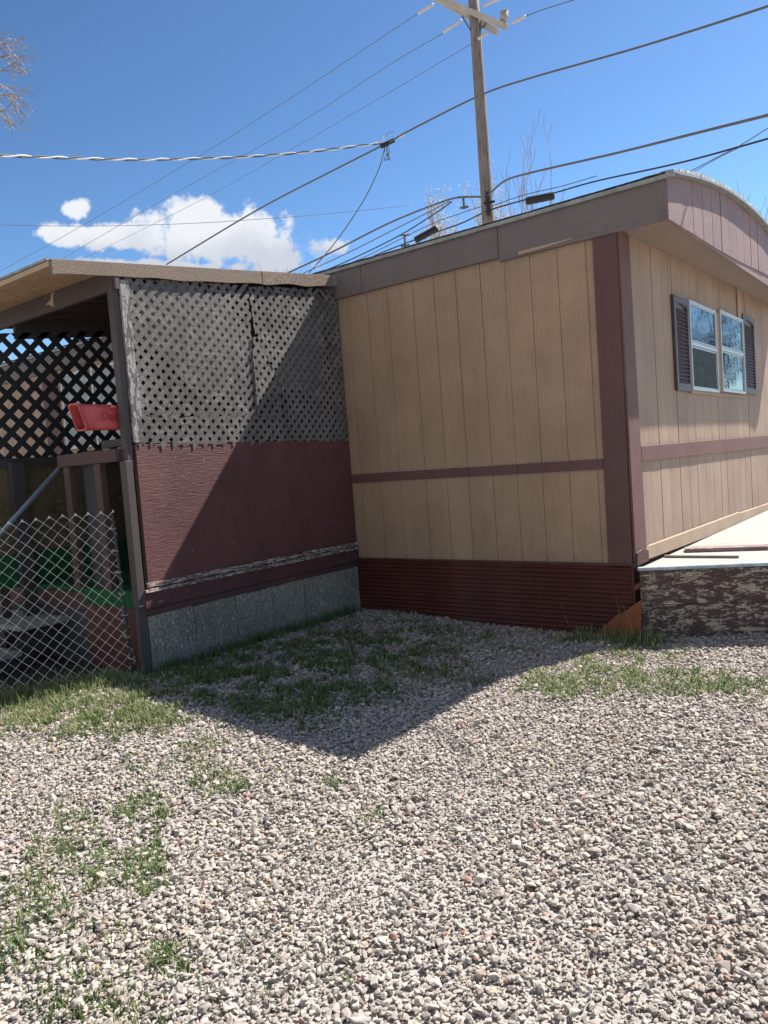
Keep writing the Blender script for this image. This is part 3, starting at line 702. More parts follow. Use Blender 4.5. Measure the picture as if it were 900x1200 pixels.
# ------------------------------------------------------------------ covered porch
porch = thing('covered_porch', 'weathered lattice-sided entry porch with maroon plywood and a rolled roof edge', 'porch', (-3.5,-1.3,0))
WX = -2.772
def clip(poly, inside, cut):
    out = []
    for i, p in enumerate(poly):
        q = poly[(i+1) % len(poly)]; a, b = inside(p), inside(q)
        if a >= 0: out.append(p)
        if (a >= 0) != (b >= 0): t = a/(a-b); out.append((p[0]+(q[0]-p[0])*t, p[1]+(q[1]-p[1])*t))
    return out
def clip_convex(poly, win):
    n = len(win)
    for i in range(n):
        a, b = win[i], win[(i+1) % n]
        f = lambda p, a=a, b=b: (b[0]-a[0])*(p[1]-a[1])-(b[1]-a[1])*(p[0]-a[0])
        poly = clip(poly, f, None)
        if len(poly) < 3: return None
    return poly
def lattice(name, win, x, period, width, th, m, parent, rot=0.0, u0=0, ragged=None, broken=0.0, seed=1, more=(), rag_in=True, zmid=-9):
    """crossed slats clipped to a convex (y,z) window given counter-clockwise"""
    r = random.Random(seed); bm = bmesh.new()
    ys_ = [p[0] for p in win]; zs_ = [p[1] for p in win]; cy_, cz_ = sum(ys_)/len(win), sum(zs_)/len(win)
    L = max(max(ys_)-min(ys_), max(zs_)-min(zs_))*1.6
    for lay_, ang in enumerate((math.pi/4+rot, -math.pi/4+rot)):
        dx, dz = math.cos(ang), math.sin(ang); nx_, nz_ = -dz, dx; k = -int(L/period)
        while k*period < L:
            o_ = k*period+u0+r.uniform(-.0015, .0015); k += 1
            hw = width/2*r.uniform(.95, 1.04); c = (cy_+nx_*o_, cz_+nz_*o_)
            q = [(c[0]-dx*L-nx_*hw, c[1]-dz*L-nz_*hw), (c[0]+dx*L-nx_*hw, c[1]+dz*L-nz_*hw), (c[0]+dx*L+nx_*hw, c[1]+dz*L+nz_*hw), (c[0]-dx*L+nx_*hw, c[1]-dz*L+nz_*hw)]
            q0_ = q
            snap = broken and r.random() < broken      # a slat snapped short of the top
            for w2 in [win]+list(more):
                if ragged:
                    w2 = [(y+(r.uniform(-1, 1)*ragged if rag_in or abs(z-zmid) > .05 else 0), z+(r.uniform(-1, 1)*ragged if abs(z-zmid) > .02 else 0)) for y, z in w2]
                if snap and max(p[1] for p in w2) > 2.7:
                    zc = max(p[1] for p in w2)-r.uniform(.05, .18)
                    w2 = [(y, min(z, zc)) for y, z in w2]
                q = clip_convex(q0_, w2)
                if not q or len(q) < 3: continue
                xx = x-lay_*th
                prism(bm, q, xx-th+.0006, xx, 'x')
    return obj(name, bm, m, parent)
PITCH, SW = .067, .0375
ztop = lambda y: 3.0+.10*(y+2.5)
lattice('lattice_panel', [(-2.41,1.985),(-1.205,1.985),(-1.185,ztop(-1.2)-.02),(-2.41,ztop(-2.4)-.02)], WX, PITCH, SW, .006, MT['lattice'], porch, seed=3, ragged=.012, broken=.10)
lattice('lattice_panel', [(-.90,2.27),(-.015,2.27),(-.015,ztop(0)-.02),(-1.18,ztop(-1.2)-.03),(-1.15,2.70)], WX, PITCH, SW, .006, MT['lattice'], porch, seed=5, u0=.02, ragged=.010, broken=.16,
        more=[[(-.93,2.0),(-.015,2.0),(-.015,2.27),(-.90,2.27)]], zmid=2.27)
lattice('lattice_panel', [(-1.215,1.99),(-.94,1.99),(-.915,2.26),(-1.15,2.66),(-1.20,2.66)], WX+.016, PITCH, SW, .006, MT['lattice'], porch, seed=9, u0=.035, ragged=.012, rot=.05)
lattice('lattice_panel', [(-2.45,1.775),(-.015,1.765),(-.015,2.02),(-2.42,1.985)], WX+.007, PITCH, SW, .006, MT['lattice'], porch, seed=7, u0=.011, ragged=.02)
# second, slightly turned lattice sheet nailed up behind the first
def ypoly(pp): return [(onx(a, b_, WX-.016).y, onx(a, b_, WX-.016).z) for a, b_ in pp]
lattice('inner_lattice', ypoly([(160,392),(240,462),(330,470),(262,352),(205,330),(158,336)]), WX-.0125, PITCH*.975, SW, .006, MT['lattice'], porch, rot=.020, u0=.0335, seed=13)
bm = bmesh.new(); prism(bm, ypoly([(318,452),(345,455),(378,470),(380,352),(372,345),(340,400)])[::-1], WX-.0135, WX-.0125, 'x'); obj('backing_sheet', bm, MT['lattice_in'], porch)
bxo('shade_backing', MT['dark_wood'], porch, WX-.13, WX-.115, -2.38, -.04, .76, 2.93, 0)  # dark sheet behind the lattice, stands in for the shade in its holes
# plywood side and the rotten boards below it
bm = bmesh.new(); prism(bm, [(-2.445,.745),(-.01,.755),(-.01,1.768),(-2.445,1.775)], WX-.02, WX+.002, 'x')
for px, py in ((323,578),(324,592),(347,600),(348,617),(349,628),(350,640),(352,650),(303,630),(319,628),(273,637),(218,556),(205,536),(225,645),(180,532),(262,690),(286,560),(372,566),(391,610),(389,548),(238,540)):
    q = onx(px, py, WX); disc(bm, q.y, q.z, WX+.0035, 'x', rnd.uniform(.0035, .0065))
obj('side_panel', bm, [MT['ply'], MT['chip']], porch, bevel=.002)
r = random.Random(4); y = -2.42
while y < -1.15:                                                 # torn scraps of slat ends on the plywood's top edge
    wdt = r.uniform(.02, .035); hh = r.uniform(.02, .055); bm = bmesh.new(); prism(bm, [(y,1.785),(y+.004,1.77-hh),(y+wdt*.6,1.775-hh*.8),(y+wdt+.02,1.785)], WX+.003, WX+.008, 'x'); y += r.uniform(.09, .11); obj('slat_scrap', bm, MT['lattice'], porch)
bm = bmesh.new(); r = random.Random(8)
def rag_board(bm, y0, y1, z0, z1, x0, x1, amp=.006, step=.06):
    n = int((y1-y0)/step); lo = [(y0+(y1-y0)*i/n, z0+r.uniform(-amp, amp)) for i in range(n+1)]; hi = [(y0+(y1-y0)*i/n, z1+r.uniform(-amp, amp)) for i in range(n, -1, -1)]
    prism(bm, lo+hi, x0, x1, 'x')
rag_board(bm, -2.46, -.01, .712, .748, WX-.02, WX+.020, .004); obj('worn_ledge', bm, MT['rim_edge'], porch, bevel=.002)
bm = bmesh.new(); rag_board(bm, -2.49, -.01, .562, .690, WX-.02, WX+.016, .003); obj('rim_board', bm, MT['rim'], porch, bevel=.002)
bm = bmesh.new(); rag_board(bm, -2.49, -.01, .676, .702, WX-.02, WX+.032, .004); obj('worn_ledge', bm, MT['rim_edge'], porch, bevel=.002)
bm = bmesh.new(); rag_board(bm, -2.48, -.01, .508, .548, WX-.03, WX+.006, .006); obj('rim_board', bm, MT['rim'], porch, bevel=.002)
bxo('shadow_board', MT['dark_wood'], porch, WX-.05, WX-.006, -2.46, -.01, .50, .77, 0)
# grey cement board skirting in sheets
bm = bmesh.new(); ye_ = [-2.47,-2.05,-1.62,-1.20,-.80,-.42,-.012]
for i, (a, b) in enumerate(zip(ye_, ye_[1:])):
    n = 6; lo = [(a+.004+(b-a-.008)*k/n, -.02) for k in range(n+1)]; hi = [(a+.004+(b-a-.008)*k/n, .502+r.uniform(-.008,.006)) for k in range(n, -1, -1)]
    prism(bm, lo+hi, WX-.02, WX-.001-r.uniform(0, .004), 'x')
box(bm, WX-.03, WX-.012, -2.465, -.015, -.02, .495)
obj('skirting_panel', bm, MT['cement'], porch, bevel=.003)
# corner posts
bm = bmesh.new(); prism(bm, [(-2.852,1.62),(-2.784,1.62),(-2.780,2.995),(-2.848,2.995)], -2.510, -2.4605, 'y'); obj('corner_post', bm, MT['post'], porch, bevel=.003)
bxo('corner_post', MT['post'], porch, -2.835, -2.762, -2.548, -2.487, .58, 1.66, .003)
bxo('corner_post', MT['post'], porch, -2.822, -2.782, -2.55, -2.47, -.02, .578, .003)
# peeling nailing strip beside the lattice
bm = bmesh.new(); n = 26; L_ = []
for i in range(n+1):
    z = 1.79+(2.97-1.79)*i/n; e1 = .018*noise.noise(Vector((0, 0, z*6)))+.012*noise.noise(Vector((3, 0, z*17))); L_.append((z, -2.4545, -2.375+e1))
lo = [(a, z) for z, a, b in L_]; hi = [(b, z) for z, a, b in L_[::-1]]
prism(bm, lo+hi, WX-.01, WX+.011, 'x'); obj('peeling_strip', bm, MT['peel_white'], porch, bevel=.002)
# roof
RX0, RX1 = -4.9, -2.752
p0 = onx(60, 303, RX1); p1 = onx(394, 323, RX1)
sl_ = (p1.z-p0.z)/(p1.y-p0.y); y0r = p0.y
zr = lambda y: p0.z+sl_*(y-y0r)
def slab(name, x0, x1, ya, yb, t0, t1, m, wob=0, n=1, par=porch, bevel=.002):
    bm = bmesh.new(); pts = [ya+(yb-ya)*i/n for i in range(n+1)]
    wv = [wob*noise.noise(Vector((y*3.1, t0*40, 2))) for y in pts]
    prism(bm, [(y, zr(y)-t0+w_*1.0) for y, w_ in zip(pts, wv)]+[(y, zr(y)-t1) for y in pts[::-1]], x0, x1, 'x'); return obj(name, bm, m, par, bevel=bevel)
bm = bmesh.new(); yb_ = y0r+.004
while yb_ < -.05:
    ye_b = min(yb_+.135, -.04); dz = rnd.uniform(0, .004)
    prism(bm, [(yb_, zr(yb_)-.050+dz), (ye_b-.007, zr(ye_b-.007)-.050+dz), (ye_b-.007, zr(ye_b-.007)-.012), (yb_, zr(yb_)-.012)], RX0, RX1-.012, 'x'); yb_ += .135
obj('roof_deck', bm, MT['deck_wood'], porch)
slab('underlay', RX0, RX1-.012, y0r+.004, -.04, .0115, .0102, MT['dark_wood'])
slab('roofing', RX0-.01, RX1+.004, y0r-.006, -.02, .010, 0, MT['roofing'])
slab('roof_edge_flap', RX1-.010, RX1+.006, y0r-.004, -1.02, .108, .002, MT['roofing'], .024, 30)
slab('roof_edge_flap', RX1-.009, RX1+.009, -1.035, -.10, .112, .001, MT['roofing'], .020, 20)
slab('flashing', RX1-.03, RX1+.012, -.095, -.034, .10, .001, MT['drip'], 0)
bm = bmesh.new(); box(bm, RX0, RX1-.013, y0r-.020, y0r+.003, zr(y0r)-.050, zr(y0r)-.014); obj('eave_board', bm, MT['tan_board'], porch, bevel=.002)
bm = bmesh.new(); box(bm, RX0, RX1-.01, y0r-.03, y0r-.0065, zr(y0r)-.012, zr(y0r)+.004); obj('drip_edge', bm, MT['drip'], porch)
bm = bmesh.new(); hz = zr(-2.5)-.052
prism(bm, [(-4.9,hz-.135),(-2.75,hz-.135),(-2.75,hz),(-4.9,hz)], -2.50, -2.462, 'y'); obj('header_beam', bm, MT['header'], porch, bevel=.003)
bm = bmesh.new(); prism(bm, [(-3.62,hz-.10),(-3.585,hz-.11),(-3.58,hz-.02),(-3.55,hz-.005),(-3.60,hz-.004),(-3.615,hz-.05),(-3.70,hz-.075),(-3.63,hz-.085)], -2.506, -2.5005, 'y'); obj('bare_patch', bm, MT['tan_board'], porch)
for x in (-3.05, -3.45, -3.85, -4.3, -4.75):
    bm = bmesh.new(); ya, yb = -2.46, -.05
    prism(bm, [(ya, zr(ya)-.052-.09),(yb, zr(yb)-.052-.09),(yb, zr(yb)-.052),(ya, zr(ya)-.052)], x-.019, x+.019, 'x'); obj('rafter', bm, MT['header'], porch)
bm = bmesh.new(); prism(bm, [(-2.46,zr(-2.46)-.30),(-.05,zr(-.05)-.30),(-.05,zr(-.05)-.145),(-2.46,zr(-2.46)-.145)], -4.335, -4.30, 'x'); obj('top_plate', bm, MT['dark_wood'], porch)
bm = bmesh.new(); prism(bm, [(-2.46,zr(-2.46)-.23),(-.05,zr(-.05)-.23),(-.05,zr(-.05)-.145),(-2.46,zr(-2.46)-.145)], -2.835, -2.80, 'x'); obj('top_plate', bm, MT['dark_wood'], porch)
# far side
FX = -4.3
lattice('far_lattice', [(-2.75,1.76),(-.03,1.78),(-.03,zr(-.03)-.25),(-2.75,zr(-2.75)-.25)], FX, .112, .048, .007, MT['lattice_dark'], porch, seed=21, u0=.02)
bxo('far_rail', MT['dark_wood'], porch, FX-.03, FX+.03, -2.8, -.03, 1.70, 1.775, .003)
bxo('far_panel', MT['osb'], porch, FX-.03, FX-.012, -3.1, -.03, .97, 1.70, 0)
bxo('far_panel', MT['turf'], porch, FX-.032, FX-.008, -3.1, -.03, .69, .969, 0)
bxo('far_post', MT['dark_wood'], porch, FX+.031, FX+.08, -2.66, -2.54, .05, 1.74, .003)
bxo('far_post', MT['baluster'], porch, FX-.12, FX-.03, -2.80, -2.72, .05, 1.72, .003)
bxo('far_light_stop', MT['dark_wood'], porch, FX-.03, FX-.005, -2.45, -.03, -.02, .65, 0)  # board added to close the far side and keep the under-porch dark
bxo('under_shade_board', MT['dark_wood'], porch, -4.85, -3.525, -2.495, -2.46, -.02, .50, 0)  # dark board painted in for the black shade beneath the floor
bxo('far_post', MT['dark_wood'], porch, FX+.0, FX+.05, -1.98, -1.86, .69, 1.70, .003)
# floor with turf, front skirt
bxo('floor', MT['turf'], porch, -4.36, -2.80, -2.508, -.02, .655, .69, .004)
bxo('turf_edge', MT['turf'], porch, -3.55, -2.865, -2.520, -2.5085, .565, .692, .003)
bxo('front_skirt', MT['skirt_metal'], porch, -3.52, -2.865, -2.514, -2.49, -.02, .563, .002)
bxo('floor_joist', MT['rim'], porch, -4.85, -3.56, -2.50, -2.462, .505, .65, .003)
# railing
bxo('handrail', MT['baluster'], porch, -3.66, -2.85, -2.565, -2.485, 1.660, 1.755, .004)
bxo('handrail_block', MT['post'], porch, -3.22, -2.86, -2.44, -2.37, 1.775, 1.835, .004)
bxo('baluster', MT['baluster'], porch, -3.60, -3.515, -2.555, -2.50, .69, 1.658, .003)
bxo('baluster', MT['dark_wood'], porch, -3.46, -3.30, -2.47, -2.40, .69, 1.77, .003)
bxo('baluster', MT['baluster'], porch, -3.17, -3.085, -2.555, -2.50, .69, 1.658, .003)
# steps
bxo('tread', MT['grey_wood'], porch, -5.2, -3.80, -2.93, -2.52, .405, .445, .004)
bxo('tread', MT['grey_wood'], porch, -5.2, -3.86, -3.20, -2.90, .20, .24, .004)
bm = bmesh.new(); beam(bm, (-4.0,-2.5,.34), (-4.0,-3.2,.06), .04, .14); obj('stringer', bm, MT['dark_wood'], porch)
bm = bmesh.new(); beam(bm, (-4.9,-2.5,.34), (-4.9,-3.2,.06), .04, .14); obj('stringer', bm, MT['dark_wood'], porch)
bm = bmesh.new(); pa, pb = onx(75,543,-3.67), onx(-70,704,-3.67); tube(bm, [pa, pb, (pb.x, pb.y, .03)], .019, 10)
obj('pipe_rail', bm, MT['galv_pipe'], porch, smooth=True)
bm = bmesh.new(); tube(bm, [pa+Vector((0,-.02,-.02)), pa+Vector((0,.05,.035))], .032, 10); obj('pipe_fitting', bm, MT['galv_pipe'], porch, smooth=True)

# ------------------------------------------------------------------ newspaper tube
tb = thing('newspaper_tube', 'faded red plastic newspaper tube with embossed script, fixed behind the porch post', 'newspaper box', (-2.93,-2.6,1.88))
def rrect(cx_, cz_, w_, h_, rr, n=4):
    out = []
    for (sx, sz, a0) in ((1,1,0),(-1,1,90),(-1,-1,180),(1,-1,270)):
        for k in range(n+1):
            a = R_(a0+90*k/n); out.append((cx_+sx*(w_/2-rr)+rr*math.cos(a), cz_+sz*(h_/2-rr)+rr*math.sin(a)))
    return out
bm = bmesh.new(); ca, cb = onx(98,489,-2.95), onx(150,490,-2.95)
secs = []
for (y, s, inn) in ((-2.30,.96,0),(-2.75,1,0),(-2.775,1.05,0),(-2.782,1.05,0),(-2.782,.93,1),(-2.31,.88,1)):
    cz_ = 1.990+(y+2.75)*.0
    pr = rrect(-2.945, cz_, .125*s, .185*s, .028); sk = .16
    secs.append([bm.verts.new((u, y-(z-cz_)*.28, z)) for u, z in pr])
n = len(secs[0])
for a, b in zip(secs, secs[1:]):
    for k in range(n): bm.faces.new((a[k], a[(k+1) % n], b[(k+1) % n], b[k]))
bm.faces.new(secs[0][::-1]); bm.faces.new(secs[-1])
obj('tube_body', bm, MT['tube'], tb, smooth=False)
cu = bpy.data.curves.new('lettering', 'FONT'); cu.body = 'Daily'; cu.size = .085; cu.extrude = .0015; cu.shear = .35; cu.offset = .0012
tmp = bpy.data.objects.new('lettering_tmp', cu); C.objects.link(tmp)
dg = bpy.context.evaluated_depsgraph_get(); me = bpy.data.meshes.new_from_object(tmp.evaluated_get(dg)); bpy.data.objects.remove(tmp)
mt = Matrix(((0,0,1,-2.8815),(1,0,0,-2.640),(0,1,0,1.965),(0,0,0,1)))
me.transform(mt); me.transform(Matrix.Translation(-tb.location)); me.name = 'lettering'; me.materials.clear(); me.materials.append(MT['tube_text'])
lo_ = bpy.data.objects.new('lettering', me); C.objects.link(lo_); lo_.parent = tb

# ------------------------------------------------------------------ chain-link fence
FNX = -3.0
fence = thing('chain_link_fence', 'sagging galvanised chain-link fence in front of the porch steps', 'fence', (FNX,-3,0))
bm = bmesh.new(); dp = .086; hf = 1.245; r = random.Random(3)
ye0, ye1 = -2.47, -4.6
def fpt(s, z):      # s = distance along the fence from the porch corner
    bow = .035*math.sin(s*2.1+z*1.2)+.018*noise.noise(Vector((s*3, z*3, 0)))*(1+.6*math.sin(s*1.3))
    sag = -.03*sm((s-.15)/1.2)*(z/hf)
    end = .035*(1.25-z)+.02*noise.noise(Vector((0, z*4, 3)))*math.exp(-s*5)
    return Vector((-2.845-.44*s-bow*.9+end*.44+.010*noise.noise(Vector((s*5, z*5, 7))), -2.625-.90*s+bow*.44+end*.9, z+sag+.010*noise.noise(Vector((s*4, z*4, 9)))+gz(-3, -3)))
rows_ = int(hf/(dp/2)); colsn = int((ye0-ye1)/(dp/2))
for c in range(0, colsn, 2):
    for sgn in (0,):
        pts = []
        for k in range(rows_+1):
            z = hf-k*dp/2; s = (c+(k % 2))*dp/2
            p = fpt(s, max(z, .0)); pts.append(p)
        tube(bm, pts, .0021, 4)
        pts2 = []
        for k in range(rows_+1):
            z = hf-k*dp/2; s = (c+1-(k % 2)+1)*dp/2 - 0
            p = fpt(s, max(z, .0)); p.x += .003; pts2.append(p)
        if c+2 < colsn:
            pts2 = []
            for k in range(rows_+1):
                z = hf-k*dp/2; s = (c+2-(k % 2))*dp/2; p = fpt(s, max(z, 0)); p.x += .003; pts2.append(p)
            tube(bm, pts2, .0021, 4)
# twisted knuckles along the top
for c in range(0, colsn, 2):
    p = fpt(c*dp/2, hf); tube(bm, [p+Vector((0,-.008,-.014)), p+Vector((.004,.003,.004)), p+Vector((-.004,-.003,.006)), p+Vector((0,.008,-.014))], .0026, 4)
obj('wire_mesh', bm, MT['galv'], fence)
bm = bmesh.new(); tube(bm, [fpt(.02,0)+Vector((.0,.01,-.06)), fpt(.02,.6)+Vector((0,.01,0)), fpt(.02,1.22)+Vector((0,.012,0))], .012, 8); obj('tension_bar', bm, MT['dark_wood'], fence, smooth=True)
for i in range(7):
    bm = bmesh.new(); p = fpt(.02, .15+i*.16); tube(bm, [p+Vector((.02*math.cos(a), .025*math.sin(a), .01*math.sin(a*.5))) for a in [k*.8 for k in range(9)]], .002, 4); obj('wire_tie', bm, MT['galv'], fence)
q_ = fpt(2.1, 0); bm = bmesh.new(); tube(bm, [(q_.x-.04, q_.y, -.1), (q_.x-.04, q_.y, 1.3)], .03, 12); obj('post', bm, MT['galv_pipe'], fence, smooth=True)

# ------------------------------------------------------------------ wooden deck on the right
deck = thing('wooden_deck', 'low wooden deck with white boards and a badly peeling maroon face', 'deck', (.6,.3,0))
D0 = Vector((.05, -.015)); DD = Vector((.9, .44)).normalized(); DN = Vector((-DD.y, DD.x))
def dpt(s, t, z): q = D0+DD*s+DN*t; return (q.x, q.y, z)
def dbox(bm, s0, s1, t0, t1, z0, z1):
    v = [bm.verts.new(dpt(*p)) for p in ((s0,t0,z0),(s1,t0,z0),(s1,t1,z0),(s0,t1,z0),(s0,t0,z1),(s1,t0,z1),(s1,t1,z1),(s0,t1,z1))]
    for f in ((0,3,2,1),(4,5,6,7),(0,1,5,4),(1,2,6,5),(2,3,7,6),(3,0,4,7)): bm.faces.new([v[i] for i in f])
for z0_, z1_, t0_ in ((-.03, .262, .003), (.266, .532, 0)):
    bm = bmesh.new(); dbox(bm, 0, 3.6, t0_, .03, z0_, z1_); obj('face_board', bm, MT['deck_face'], deck, bevel=.003)
bm = bmesh.new(); dbox(bm, -.015, 3.6, -.012, .05, .534, .560); obj('edge_strip', bm, MT['drip_blue'], deck, bevel=.004)
bm = bmesh.new()
def deck_sheet(bm, t0, t1, z0, z1):
    # trapezoid that stops just short of the wall (x = .04)
    def s_at(t): return (.042-D0.x+DD.y*t)/DD.x
    v = [bm.verts.new(dpt(*p)) for p in ((max(s_at(t0),.0),t0,z0),(3.6,t0,z0),(3.6,t1,z0),(s_at(t1),t1,z0),(max(s_at(t0),.0),t0,z1),(3.6,t0,z1),(3.6,t1,z1),(s_at(t1),t1,z1))]
    for f in ((0,3,2,1),(4,5,6,7),(0,1,5,4),(1,2,6,5),(2,3,7,6),(3,0,4,7)): bm.faces.new([v[i] for i in f])
t = .052
while t < 4.6: deck_sheet(bm, t, min(t+1.195, 4.6), .535, .553+rnd.uniform(0,.001)); t += 1.2
obj('deck_boards', bm, MT['deck_white'], deck, bevel=.002)
bm = bmesh.new(); dbox(bm, 3.57, 3.6, .031, 4.6, -.03, .532); obj('face_board', bm, MT['deck_face'], deck)
def loose(px0, py0, px1, py1, w_, h_, label, z, m):
    a, b = onz(px0, py0, z), onz(px1, py1, z); bm = bmesh.new(); beam(bm, (a.x,a.y,z+h_/2), (b.x,b.y,z+h_/2), w_, h_)
    o = obj('loose_board', bm, m, bevel=.002, loc=((a.x+b.x)/2, (a.y+b.y)/2, z)); return set_props(o, label, 'board')
MT['old_plank'] = paint('old_plank', (.22,.15,.14), .2, .85, (3,3,3), .5, peel=(.42,.38,.34), peel_s=(3,3,3), peel_t=(.55,.6), peel_sc=6)
loose(803,646,965,641,.15,.03, 'wide maroon plank lying flat across the white deck', .556, MT['old_plank'])
loose(779,653,866,653.5,.035,.018, 'narrow grey-brown stick lying near the front edge of the deck', .556, MT['grey_wood'])

# rust-coloured wedges in the corner
for nm, pts, y0, lab in (('wedge_board', [(697,743),(727,746),(727,717)], -.075, 'rust-orange wedge of board, lower left one at the home corner'),
                     ('wedge_board', [(727,746),(751,750),(751,703),(727,720)], -.10, 'rust-orange wedge of board, taller right one against the deck')):
    q = [ony(px, py, y0) for px, py in pts]; bm = bmesh.new(); prism(bm, [(v.x, v.z) for v in q], y0, y0+.025, 'y')
    c_ = sum((v for v in q), Vector())/len(q)
    set_props(obj(nm, bm, MT['rust_board'], bevel=.002, loc=(c_.x, y0, 0)), lab, 'board', 'rust wedges at the corner')

def rock(px, py, sx, sy, sz, seed, label, name='rock'):
    p = onz(px, py, .06); V, T = make_hull(seed, 18, True); bm = bmesh.new(); vs = [bm.verts.new((p.x+v[0]*sx, p.y+v[1]*sy, p.z+v[2]*sz)) for v in V]
    for t_ in T: bm.faces.new([vs[i] for i in t_])
    set_props(obj(name, bm, MT['rockm'], loc=p), label, 'stone', 'stones by the skirting')
MT['rockm'] = plain('pale_stone', (.34,.32,.29), .9, 0, .3, 20, .6)
rock(466, 719, .16, .05, .025, 901, 'flat pale slab lying along the foot of the corrugated skirting', 'flat_stone')
rock(424, 722, .035, .035, .03, 902, 'small light stone in the corner where grey and corrugated skirting meet')
rock(402, 724, .04, .03, .026, 903, 'small light stone against the grey skirting near the corner')
# ------------------------------------------------------------------ utility pole
PD = 19.0
pt, pbm = at(555.5, 8, PD), at(572, 256, PD)
pole = thing('utility_pole', 'weathered wooden utility pole with double crossarm behind the home', 'utility pole', (pbm.x, pbm.y, 0))
ax_ = (pt-pbm).normalized(); low = pbm-ax_*(pbm.z/ax_.z+.3); top = pt+ax_*.62
bm = bmesh.new(); npt = 12; tube(bm, [low.lerp(top, i/npt) for i in range(npt+1)], [.185-.06*i/npt for i in range(npt+1)], 14); obj('pole', bm, MT['polewood'], pole, smooth=True)
def armpts(px0, py0, px1, py1, d0, d1): return at(px0, py0, d0), at(px1, py1, d1)
for (a, b) in (armpts(515,-2,594,32,PD+.35,PD-.55), armpts(500,-8,583,38,PD+.75,PD-.15)):
    bm = bmesh.new(); d = (b-a); beam(bm, a-d*.35, b, .10, .13); obj('crossarm', bm, MT['arm_wood'], pole, bevel=.008)
for p, q in (((541,18),(557,45)), ((573,23),(561,37))):
    bm = bmesh.new(); tube(bm, [at(*p, PD-.1), at(*q, PD-.05)], .018, 5); obj('brace', bm, MT['cable_grey'], pole)
def insul(px0, py0, px1, py1, d, rad=.038, sheds=7):
    a, b = at(px0, py0, d), at(px1, py1, d); pts, rs = [], []
    for i in range(sheds*2+1): pts.append(a.lerp(b, i/(sheds*2))); rs.append(rad*(1.15 if i % 2 else .7))
    bm = bmesh.new(); tube(bm, pts, rs, 10); obj('insulator', bm, MT['insul'], pole, smooth=True)
insul(490,16,508,5,PD); insul(519,38,541,24,PD); insul(560,46,572,38,PD-.2); insul(600,27,616,19,PD-.6); insul(566,7,586,-2,PD)
bm = bmesh.new(); p = at(591,20,PD-.5); 
tube(bm, [p+Vector((0,0,-.16)), p+Vector((0,0,-.05)), p+Vector((0,0,-.04)), p+Vector((0,0,.02)), p+Vector((0,0,.03)), p+Vector((0,0,.11)), p+Vector((0,0,.16))], [.03,.03,.10,.10,.06,.11,.05], 12); obj('insulator', bm, MT['bark'], pole, smooth=True)
bm = bmesh.new(); q0 = at(571,225,PD-.2); q1 = at(573,252,PD-.2); tube(bm, [q0, q1], .05, 8); tube(bm, [at(567,238,PD-.2), at(580,236,PD-.2)], .03, 6); obj('cable_bracket', bm, MT['cable'], pole)

def wire(pts, r, label, m='wire_thin', name='power_line', group=None, nseg=8, tails=None):
    P = [at(*p) for p in pts]; S = spline(P, nseg); bm = bmesh.new(); tube(bm, S, r, 5)
    mid = S[len(S)//2]; o = obj(name, bm, MT[m], smooth=True, loc=mid); return set_props(o, label, 'cable', group or 'overhead wires')
wire([(491,15,PD),(450,42,22),(345,112,28),(230,185,34),(90,268,41),(-40,340,48)], .011, 'topmost thin wire sloping from the crossarm end down to the left')
wire([(519,39,PD),(450,80,22),(330,157,29),(190,235,37),(40,322,46),(-40,365,50)], .010, 'middle of the three thin wires sloping down left from the pole')
wire([(560,47,PD-.2),(450,112,23),(350,170,29),(240,232,35),(120,292,42),(0,350,50)], .008, 'lowest of the three thin wires sloping down left from the pole')
wire([(616,19,PD-.6),(640,10,18),(672,0,17),(740,-25,15)], .013, 'short thin wire leaving the right end of the crossarm')
wire([(195,310,15),(300,247,13.5),(390,200,12.5),(453,168,12),(480,153,11.7),(560,113,11),(620,92,10.4),(750,55,9.4),(910,4,8.2),(1000,-30,7.5)], .0135, 'thick grey cable crossing in front of the pole up to the right corner', 'cable_grey')
wire([(-30,263,26),(100,265,26),(220,262,26),(330,255,26),(410,248,27),(485,240,28)], .009, 'faint level wire crossing the cloud')
# twisted white and black service drop
S = spline([at(*p) for p in [(-30,181,9.5),(60,184.5,10),(150,187,10.5),(230,186,11),(300,183,11.3),(370,177,11.6),(452,167,12)]], 40)
sd_ = thing('service_drop', 'white and dark twisted cable running level across the left sky', 'cable', S[len(S)//2], 'overhead wires')
for k, (mn, ph) in enumerate((('cable_white', 0), ('cable_grey', math.pi))):
    bm = bmesh.new(); acc = 0; pts = []
    for i, p in enumerate(S):
        if i: acc += (S[i]-S[i-1]).length
        a = acc*13+ph; pts.append(p+Vector((0, 0, 1))*math.sin(a)*.012+Vector((.6, .7, 0))*math.cos(a)*.012)
    tube(bm, pts, .0095, 5); obj('twisted_strand', bm, MT[mn], sd_, smooth=True)
wire([(452,168,12),(445,195,12),(430,228,12),(410,260,12),(388,290,12),(362,320,12)], .008, 'slack wire hanging down left from the cable junction', 'cable_grey')
# junction clamp
jc = thing('cable_clamp', 'cluster of clamps and curled wire tails where the service drop meets the cable', 'clamp', at(453,168,12))
bm = bmesh.new(); tube(bm, [at(446,172,12), at(462,164,12)], .035, 8); obj('clamp_body', bm, MT['cable'], jc)
bm = bmesh.new(); tube(bm, [at(466,161,12), at(474,157,12)], .022, 8); obj('connector', bm, MT['cable_white'], jc)
bm = bmesh.new(); tube(bm, [at(450,168,12), at(450,159,12)], .016, 6); obj('connector', bm, MT['cable_white'], jc)
bm = bmesh.new(); rr = random.Random(2)
for _ in range(4):
    tube(bm, spline([at(452+rr.uniform(-3,3),170,12), at(452+rr.uniform(-5,5),178,12), at(455+rr.uniform(-4,4),185,12), at(454+rr.uniform(-5,2),188,12)], 4), .006, 4)
tube(bm, spline([at(450,162,12), at(455,156,12), at(462,154,12)], 4), .004, 4)
